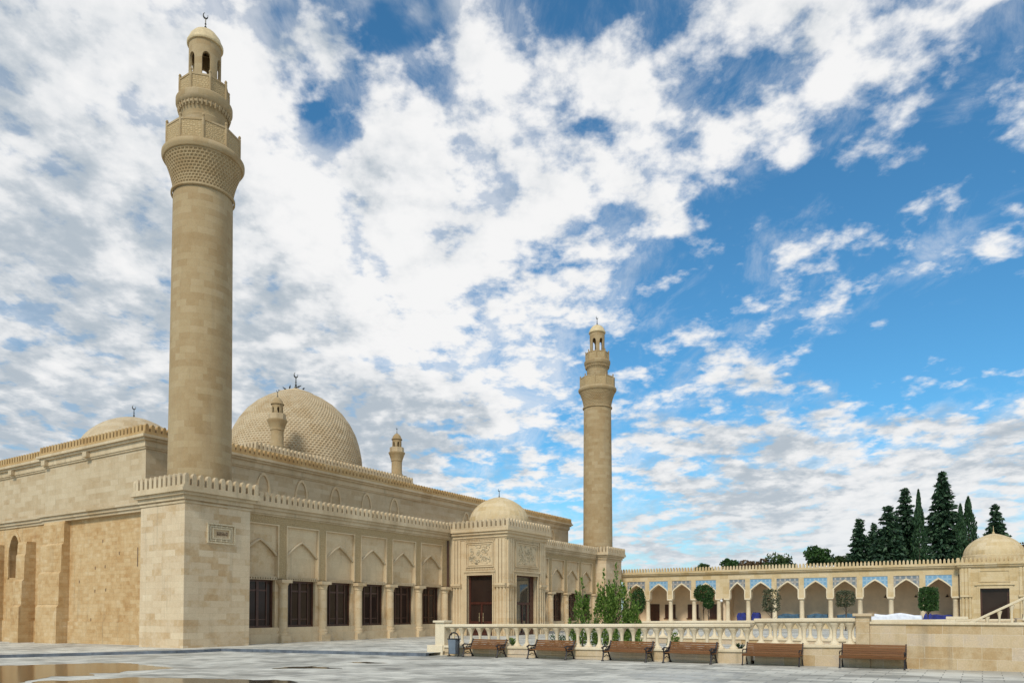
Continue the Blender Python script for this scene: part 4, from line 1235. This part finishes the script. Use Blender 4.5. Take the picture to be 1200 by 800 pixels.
# stair with a rising rail in the court
st = thing('stone_stair', 'stone stair with a sloping balustrade rising behind the courtyard wall', 'stair', (36, -2, 0))
mb = MB()
for i in range(22):
    y = .9 - .3 * i; mb.box(35.9, 39, y - .3, y, -.3, .15 + .165 * (i + 1))
mb.build('steps', M['wall_stone'], st)
mb = MB()
rail = lambda y: 1.30 + (.45 - y) * .545
sloped_box(mb, 35.78, 36.06, -6.5, .45, lambda y: rail(y) - .11, rail); sloped_box(mb, 35.78, 36.06, .453, 1.25, lambda y: 1.42, lambda y: 1.54)
mb.box(35.74, 36.1, .9, 1.25, -.3, 1.42)
mb.build('handrail', M['white_stone'], st, bevel=.02)
for i in range(16):
    y = .22 - .42 * i; mb = MB(); baluster(mb, 35.92, y, rail(y) - .95, rail(y) - .1, .085); mb.build('baluster', M['white_stone'], st)

# ------------------------------------------------------------------ benches
def bench_ornate():
    t = thing('bench', '', 'bench', (0, 0, 0))
    # local: seat faces -X, length along Y, back at +X
    L = .88
    mb = MB()
    for i in range(5):
        x = -.24 + .105 * i; mb.box(x - .044, x + .044, -L, L, .415 + .006 * abs(i - 2) , .445 + .006 * abs(i - 2))
    mb.build('seat', M['wood'], t, bevel=.008)
    mb = MB()
    for i in range(5):
        z = .50 + .088 * i; x = .245 + .035 * i + .006 * i * i
        mb.hexa([(x - .012, -L, z - .04), (x + .016, -L, z - .04), (x + .016, L, z - .04), (x - .012, L, z - .04), (x + .012, -L, z + .038), (x + .04, -L, z + .038), (x + .04, L, z + .038), (x + .012, L, z + .038)])
    mb.box(.0, .03, -.02, .02, .40, .415)
    mb.build('backrest', M['wood'], t, bevel=.008)
    for s in (-1, 1):
        y = s * (L - .05); mb = MB()
        c = [(-.36, .0), (-.34, .10), (-.29, .22), (-.27, .32), (-.25, .40)]
        mb.tube([(a, y, b) for a, b in c], [.038, .03, .03, .034, .036], 8)
        mb.tube([(.40, y, 0), (.34, y, .12), (.26, y, .25), (.20, y, .36), (.24, y, .46), (.32, y, .66), (.44, y, .92)], [.038, .03, .03, .036, .036, .03, .028], 8)
        mb.tube([(-.27, y, .40), (-.1, y, .385), (.05, y, .385), (.22, y, .41)], .03, 8)
        mb.tube([(-.16, y, .2), (0, y, .27), (.16, y, .2)], .018, 6); mb.tube([(-.29, y, .2), (-.16, y, .2)], .018, 6); mb.tube([(.16, y, .2), (.28, y, .22)], .018, 6)
        # curled arm
        mb.tube([(-.27, y, .42), (-.30, y, .52), (-.33, y, .61), (-.26, y, .66), (-.1, y, .65), (.1, y, .63), (.31, y, .66)], [.034, .03, .032, .034, .03, .028, .026], 8)
        mb.ball((-.35, y, .60), .052, 10); mb.ball((-.05, y, .5), .05, 8); mb.ball((.12, y, .52), .045, 8); mb.tube([(-.27, y, .45), (-.1, y, .52), (.05, y, .6)], .016, 6); mb.tube([(.05, y, .42), (.12, y, .55), (.2, y, .63)], .016, 6)
        mb.box(-.40, -.32, y - .04, y + .04, 0, .035); mb.box(.36, .45, y - .04, y + .04, 0, .035)
        mb.build('end_frame', M['castiron'], t)
    return t


def bench_straight():
    t = thing('bench', '', 'bench', (0, 0, 0))
    L = .90; mb = MB()
    for i in range(5):
        x = -.24 + .10 * i; mb.box(x - .046, x + .046, -L, L, .42, .455)
    mb.box(-.30, -.27, -L, L, .37, .45)
    mb.build('seat', M['wood'], t, bevel=.006)
    mb = MB()
    for i in range(5):
        z = .50 + .082 * i; x = .21 + .032 * i
        mb.hexa([(x - .012, -L, z - .037), (x + .014, -L, z - .037), (x + .014, L, z - .037), (x - .012, L, z - .037), (x + .012, -L, z + .037), (x + .038, -L, z + .037), (x + .038, L, z + .037), (x + .012, L, z + .037)])
    mb.build('backrest', M['wood'], t, bevel=.006)
    for s in (-1, 1):
        y = s * (L - .02); mb = MB()
        mb.tube([(-.33, y, 0), (-.27, y, .2), (-.26, y, .41)], [.024, .02, .024], 8)
        mb.tube([(.34, y, 0), (.22, y, .25), (.20, y, .42), (.27, y, .62), (.385, y, .90)], [.024, .02, .024, .022, .02], 8)
        mb.tube([(-.28, y, .405), (.21, y, .405)], .022, 8); mb.tube([(-.27, y, .43), (-.29, y, .56), (-.2, y, .63), (.1, y, .61), (.27, y, .63)], .02, 8)
        mb.box(-.36, -.29, y - .03, y + .03, 0, .025); mb.box(.30, .38, y - .03, y + .03, 0, .025)
        mb.build('end_frame', M['castiron'], t)
    return t


bo = bench_ornate(); bs = bench_straight()
BL = ['ornate iron and wood bench right beside the grey litter bin', 'ornate iron-ended bench second to the right of the litter bin',
      'ornate iron-ended bench below the young laurel trees', 'ornate iron-ended bench left of the raised balustrade, last of its kind',
      'straight-backed wooden bench below the raised balustrade', 'straight-backed wooden bench beside the patchy ashlar wall, nearest the camera']
for i, y in enumerate([17.07, 13.98, 10.80, 8.49, 5.74, 2.80]):
    src = bo if i < 4 else bs
    o = src if i in (0, 4) else copy_tree(src)
    o.location = (24.78, y, plaza_z(y) + .002); o.scale = (.92, 1, .79 if i < 4 else .82); o['label'] = BL[i]; o['group'] = 'benches along the balustrade'

# ------------------------------------------------------------------ litter bin
bn = thing('litter_bin', 'blue grey litter bin hung in a black arched frame left of the benches', 'bin', (0, 0, 0))
mb = MB()
pth = [(0, .30, 0), (0, .30, .45), (0, .30, .72)] + [(0, .30 * math.cos(a), .72 + .26 * math.sin(a)) for a in [PI * k / 10 for k in range(1, 10)]] + [(0, -.30, .72), (0, -.30, .45), (0, -.30, 0)]
mb.tube(pth, .032, 8); mb.box(-.12, .12, .26, .34, 0, .03); mb.box(-.12, .12, -.34, -.26, 0, .03); mb.tube([(0, -.3, .66), (0, .3, .66)], .014, 6)
mb.build('frame', M['castiron'], bn)
mb = MB()
mb.hexa([(-.15, -.2, .10), (.15, -.2, .10), (.15, .2, .10), (-.15, .2, .10), (-.19, -.235, .70), (.19, -.235, .70), (.19, .235, .70), (-.19, .235, .70)])
mb.build('bucket', M['bin'], bn, bevel=.02)
mb = MB()
for a in ((-.2, .2, -.265, -.245), (-.2, .2, .245, .265)): mb.box(a[0], a[1], a[2], a[3], .70, .735)
mb.box(-.2, -.18, -.245, .245, .70, .735); mb.box(.18, .2, -.245, .245, .70, .735); mb.build('rim', M['iron'], bn)
bn.location = (24.72, 18.55, plaza_z(18.55) + .002); bn.scale = (.9, .84, 1)

# ------------------------------------------------------------------ plants
rng = np.random.default_rng(5); np.random.seed(5)


def branchy(mb, x, y, z, h, r, nb, spread, up=.9, seed=0):
    rs = random.Random(seed)
    mb.tube([(x, y, z), (x + rs.uniform(-.03, .03) * h, y + rs.uniform(-.03, .03) * h, z + h * .5), (x, y, z + h)], [r, r * .7, r * .15], 7)
    tips = []
    for i in range(nb):
        t = rs.uniform(.25, .95); a = rs.uniform(0, 2 * PI); l = spread * (1.1 - t) * rs.uniform(.7, 1.2)
        b = Vector((x, y, z + h * t)); e = b + Vector((math.cos(a) * l, math.sin(a) * l, l * up))
        mb.tube([b, b.lerp(e, .5) + Vector((0, 0, .03 * h * rs.random())), e], [r * .45 * (1.1 - t), r * .3 * (1.1 - t), .004], 5); tips.append((b, e))
    return tips


def laurel(x, y, z, h, rad, label, seed):
    t = thing('laurel_tree', label, 'young tree', (x, y, z), 'young laurel trees behind the balustrade')
    rs = np.random.default_rng(seed)
    mb = MB(); branchy(mb, 0, 0, 0, h * .97, .04, 22, rad * 1.3, 1.3, seed); o = mb.build('trunk', M['bark'], None); o.parent = t
    n = int(1350 * h / 3.2)
    pts, dirs = [], []
    shoots = []
    for k in range(34):                                # upright leafy shoots make the spiky outline
        tz = rs.uniform(.02, .66); a = rs.uniform(0, 2 * PI); rr = rad * (1 - tz * .85) * math.sqrt(rs.uniform(.05, 1))
        shoots.append((np.array([math.cos(a) * rr, math.sin(a) * rr, tz * h]), np.array([math.cos(a) * .22, math.sin(a) * .22, 1.0]), rs.uniform(.16, .30) * h))
    shoots.append((np.array([0, 0, h * .6]), np.array([0, .02, 1.0]), h * .50)); shoots.append((np.array([.1, .25, h * .5]), np.array([0, .1, 1.0]), h * .40)); shoots.append((np.array([-.1, -.25, h * .42]), np.array([0, -.1, 1.0]), h * .40)); shoots.append((np.array([0, 0, h * .3]), np.array([.02, 0.03, 1.0]), h * .5))
    for c, d, l in shoots:
        for j in range(int(n / 26)):
            u = rs.uniform(0, 1)
            w = .15 * (1 - u * .85)
            off = rs.normal(size=3) * w * .75
            pts.append(c + d * l * u + off); o2 = off.copy(); o2[2] = abs(o2[2]) * .5 + .05
            dirs.append(o2 / (np.linalg.norm(o2) + 1e-6) + np.array([0, 0, .35]) + rs.normal(size=3) * .35)
    leaves_mesh('crown', pts, dirs, rs.uniform(.11, .18, len(pts)), rs.uniform(.05, .085, len(pts)), M['laurel'], t)
    return t


laurel(29.5, 15.0, .06, 2.95, .72, 'bushy young laurel, leftmost of the cluster behind the balustrade', 11)
laurel(29.8, 14.05, .06, 3.3, .60, 'pointed young laurel in the middle of the cluster beside the second minaret base', 12)
laurel(29.5, 13.35, .06, 3.5, .62, 'tallest young laurel of the cluster behind the balustrade, with a thin spiky top', 13)
laurel(29.7, 12.75, .06, 2.45, .5, 'shortest young laurel at the right of the cluster, leaning to the arcade', 14)


def shrub(x, y, z, h, r, label, seed, mat='laurel', cat='shrub'):
    t = thing('garden_shrub', label, cat, (x, y, z), 'small shrubs in the bed behind the balustrade')
    rs = np.random.default_rng(seed)
    mb = MB(); branchy(mb, 0, 0, 0, h * .8, .02, 9, r, 1.0, seed); mb.build('stems', M['bark'], None).parent = t
    n = 420; d = rs.normal(size=(n, 3)); d[:, 2] = np.abs(d[:, 2]); d /= np.linalg.norm(d, axis=1, keepdims=True)
    p = d * (rs.uniform(.25, 1, n) ** .5)[:, None] * np.array([r, r, h * .95]) + np.array([0, 0, .05])
    leaves_mesh('foliage', p, d + rs.normal(size=(n, 3)) * .4, rs.uniform(.08, .14, n), rs.uniform(.035, .06, n), M[mat], t)


shrub(26.6, 16.9, .04, .62, .30, 'small bright green shrub behind the balustrade between the two leftmost benches', 1)
shrub(26.7, 11.2, .09, .65, .40, 'loose green shrub behind the balustrade right below the young laurels', 2)
shrub(26.7, 9.75, .1, .95, .30, 'upright light green shrub showing between balusters over the fourth bench', 3)
shrub(26.4, 7.2, .11, .50, .36, 'low dark shrub behind the right end of the low balustrade', 4, 'topiary')
shrub(28.4, 15.6, .05, .8, .6, 'rounded dark hedge clump at the foot of the leftmost laurel', 5, 'topiary')


def topiary(x, y, z, trunk, cz, rx, rz, square, label, seed, mat='topiary', n=2600, gap=0.28):
    t = thing('topiary_tree', label, 'topiary', (x, y, z), 'clipped trees before the arcade')
    rs = np.random.default_rng(seed)
    mb = MB(); branchy(mb, 0, 0, 0, cz - z + rz * .5, .07, 14, rx * .9, 1.0, seed); mb.build('trunk', M['bark'], None).parent = t
    d = rs.normal(size=(n, 3)); d /= np.linalg.norm(d, axis=1, keepdims=True)
    k = rs.uniform(.35, 1.0, n) ** .4
    p = d * k[:, None]
    if square:                                          # superellipsoid: clipped to a cylinder-like block
        m = np.max(np.abs(p), axis=1, keepdims=True) / (np.linalg.norm(p, axis=1, keepdims=True) + 1e-6)
        p = p / (m ** .8)
        p *= .86
    lump = 1 + .05 * np.sin(p[:, 1] * 9 + p[:, 0] * 7) + .12 * np.sin(p[:, 0] * 5 + seed) * np.cos(p[:, 2] * 6 + seed) * (0.4 if square else 1)
    p = p * lump[:, None] * np.array([rx, rx, rz]) + np.array([0, 0, cz - z])
    if gap: p = p[rs.uniform(size=len(p)) > gap * (np.sin(p[:, 1] * 4 + seed) * .5 + .5)]
    leaves_mesh('crown', p, rs.normal(size=(len(p), 3)), rs.uniform(.10, .26, len(p)), rs.uniform(.06, .13, len(p)), M[mat], t)


zt = lambda y: plaza_z(y) + .125
topiary(69, 28.87, zt(28), 1.2, 2.75, .72, 1.35, False, 'dark egg-shaped topiary before the first arch by the second minaret', 1)
topiary(69, 22.2, zt(22), 1.4, 3.45, .95, .85, False, 'round-headed dark topiary before the blue tiled fourth arch', 2)
topiary(68.8, 21.7, zt(22), 1.4, 2.5, .55, .5, False, 'small lower dark bush beside the round-headed topiary', 6, n=900)
topiary(69, 16.0, zt(16), 1.2, 2.75, .85, 1.2, True, 'thin grey-green clipped tree before the columns above the raised balustrade', 3, 'olive', 1700, .6)
topiary(69, 9.85, zt(10), 1.2, 2.85, .85, .8, True, 'thin-leaved clipped tree standing right behind the balustrade pier', 4, 'olive', 1500, .5)
topiary(69, 3.61, zt(4), 1.2, 2.75, .82, 1.1, True, 'dense square-clipped green topiary before the last arches near the pavilion', 5, n=4200)


def conifer(x, y, h, rad, label, seed, mat='conifer', slim=False):
    t = thing('cypress_tree' if slim else 'conifer_tree', label, 'conifer', (x, y, -.5), 'tall conifers behind the arcade')
    rs = np.random.default_rng(seed)
    mb = MB(); mb.tube([(0, 0, 0), (0, 0, h * .5), (0, 0, h * .98)], [.25, .15, .02], 7); mb.build('trunk', M['bark'], None).parent = t
    pts, dirs = [], []
    if slim:
        n = 5200
        u = rs.uniform(0.02, 1, n) ** .9; a = rs.uniform(0, 2 * PI, n)
        prof = rad * 1.25 * np.minimum(1, (1 - u) * 2.0) ** .8 * (.82 + .18 * np.sin(u * 37 + a * 2))
        rr = prof * np.sqrt(rs.uniform(.25, 1, n))
        p = np.stack([np.cos(a) * rr, np.sin(a) * rr, u * h], 1)
        dd = np.stack([np.cos(a) * .25, np.sin(a) * .25, np.ones(n)], 1) + rs.normal(size=(n, 3)) * .2
        leaves_mesh('crown', p, dd, rs.uniform(.3, .6, n), rs.uniform(.12, .22, n), M[mat], t)
        return
    nl = int(h * 3.2)
    for i in range(nl):
        u = (i + rs.uniform(0, 1)) / nl
        ln = rad * 1.45 * (1 - u) ** .72 * (1.0 if u > .08 else .8) + .12
        nb = 11 if u < .8 else 7
        a0 = rs.uniform(0, 2 * PI)
        for b in range(nb):
            a = a0 + 2 * PI * b / nb + rs.normal() * .25; l = ln * rs.uniform(.6, 1.12)
            if rs.uniform() < .10: continue
            k = max(5, int(l * 17))
            for j in range(k):
                s = (j + rs.uniform()) / k
                r = l * s
                zz = u * h + r * .10 - (s ** 2) * l * .30 + .12 * (s > .85)
                off = rs.normal(size=3) * np.array([.16, .16, .10]) * (1.1 - .4 * s)
                pts.append(np.array([math.cos(a) * r, math.sin(a) * r, zz]) + off)
                dirs.append(np.array([math.cos(a), math.sin(a), -.25]) + rs.normal(size=3) * .55)
    m = len(pts)
    leaves_mesh('crown', pts, dirs, rs.uniform(.4, .85, m), rs.uniform(.2, .42, m), M[mat], t)


CF = [(118, 14.85, 15.8, 2.6, 'dark conifer with a ragged cone, leftmost of the tall group', 0), (122, 13.35, 15.3, 2.1, 'shorter thin conifer second from the left of the tall group', 0),
      (117, 10.9, 17.3, 3.1, 'broad dark conifer left of the slim cypress, with a blunt top', 0), (121, 9.1, 20.0, 2.9, 'layered conifer just left of the slim dark cypress', 0),
      (118, 7.2, 19.3, 1.15, 'very slim dark cypress spire in the middle of the conifers', 1), (120, 4.4, 21.9, 3.2, 'tallest conifer of the group, a dense layered spruce', 0),
      (119, 2.2, 17.0, 1.2, 'narrow cypress close against the right side of the tallest spruce', 1), (121, 1.3, 18.2, 1.7, 'fuller columnar cypress right of the tallest spruce', 1),
      (124, -1.9, 17.4, 2.4, 'lone conifer rising behind the pavilion dome', 0)]
for i, (x, y, h, r, lab, slim) in enumerate(CF): conifer(x, y, h, r, lab, 40 + i, 'cypress' if slim else 'conifer', bool(slim))


def broadleaf(x, y, h, r, label, seed, mat='broad', n=2200):
    t = thing('broadleaf_tree', label, 'tree', (x, y, -.5), 'leafy trees behind the arcade')
    rs = np.random.default_rng(seed)
    mb = MB(); branchy(mb, 0, 0, 0, h * .85, .22, 12, r * 1.2, .8, seed); mb.build('trunk', M['bark'], None).parent = t
    pts = []
    for k in range(16):
        d = rs.normal(size=3); d /= np.linalg.norm(d); c = d * rs.uniform(.2, .8) * np.array([r, r, r * .7]) + np.array([0, 0, h - r * .75])
        m = n // 16; q = rs.normal(size=(m, 3)); q /= np.linalg.norm(q, axis=1, keepdims=True)
        pts.append(c + q * (rs.uniform(.2, 1, m) ** .5)[:, None] * r * rs.uniform(.22, .42) * np.array([1, 1, .7]))
    p = np.concatenate(pts)
    leaves_mesh('crown', p, rs.normal(size=(len(p), 3)), rs.uniform(.3, .55, len(p)), rs.uniform(.2, .34, len(p)), M[mat], t)


broadleaf(118, 20.9, 12.4, 2.8, 'dark round-headed tree standing apart left of the conifers', 60, 'topiary')
broadleaf(122, 18.2, 11.0, 2.0, 'small low tree between the round-headed tree and the conifers', 61)
broadleaf(120, 27.0, 11.9, 3.6, 'broad bright green tree topping the arcade roofline', 62)
broadleaf(121, 30.9, 11.3, 2.8, 'brownish green tree left of the bright green one', 63, 'rust')
broadleaf(121, 34.6, 11.2, 2.1, 'dark green tree crown just over the parapet further left', 64, 'topiary')
broadleaf(123, 39.5, 10.6, 2.0, 'faint low treetop over the parapet near the second minaret', 65)
broadleaf(124, -5.6, 12.6, 3.0, 'russet tree at the right edge behind the pavilion', 66, 'rust')


# birds resting on the great dome
def bird(dx, dy, z, yaw, label):
    mb = MB()
    mb.lathe([(0, -.16), (.05, -.12), (.085, 0), (.07, .1), (.035, .17), (.05, .22), (.045, .27), (0, .30)], 0, 0, 8)
    mb.hexa([(-.03, -.01, -.34), (.03, -.01, -.34), (.03, .01, -.34), (-.03, .01, -.34), (-.05, -.02, -.1), (.05, -.02, -.1), (.05, .02, -.1), (-.05, .02, -.1)])
    mb.tube([(0, 0, .27), (0, .0, .34)], [.02, .004], 5); mb.tube([(.03, .07, -.02), (.03, .17, -.02)], .008, 4); mb.tube([(-.03, .07, -.02), (-.03, .17, -.02)], .008, 4)
    o = mb.build('bird', M['bird'], None)
    o.location = (49.75 + dx, 56.9 + dy, z + .16); o.rotation_euler = (R(-62), 0, yaw)
    tag(o, label, 'bird', 'dark birds perched on the great dome')


for k, (s, z) in enumerate(((-1.45, 23.27), (-.95, 23.47), (-.5, 23.64), (.35, 23.69), (.85, 23.5))):
    # spread along the direction across the view
    bird(s * math.sin(R(32.4)) - .3, -s * math.cos(R(32.4)) - .2, z - .02, k * 1.3,
         ['dark bird perched farthest left on the dome cap', 'dark bird second from left on the dome cap', 'dark bird just left of the great dome finial', 'dark bird just right of the great dome finial', 'dark bird farthest right on the dome cap'][k])
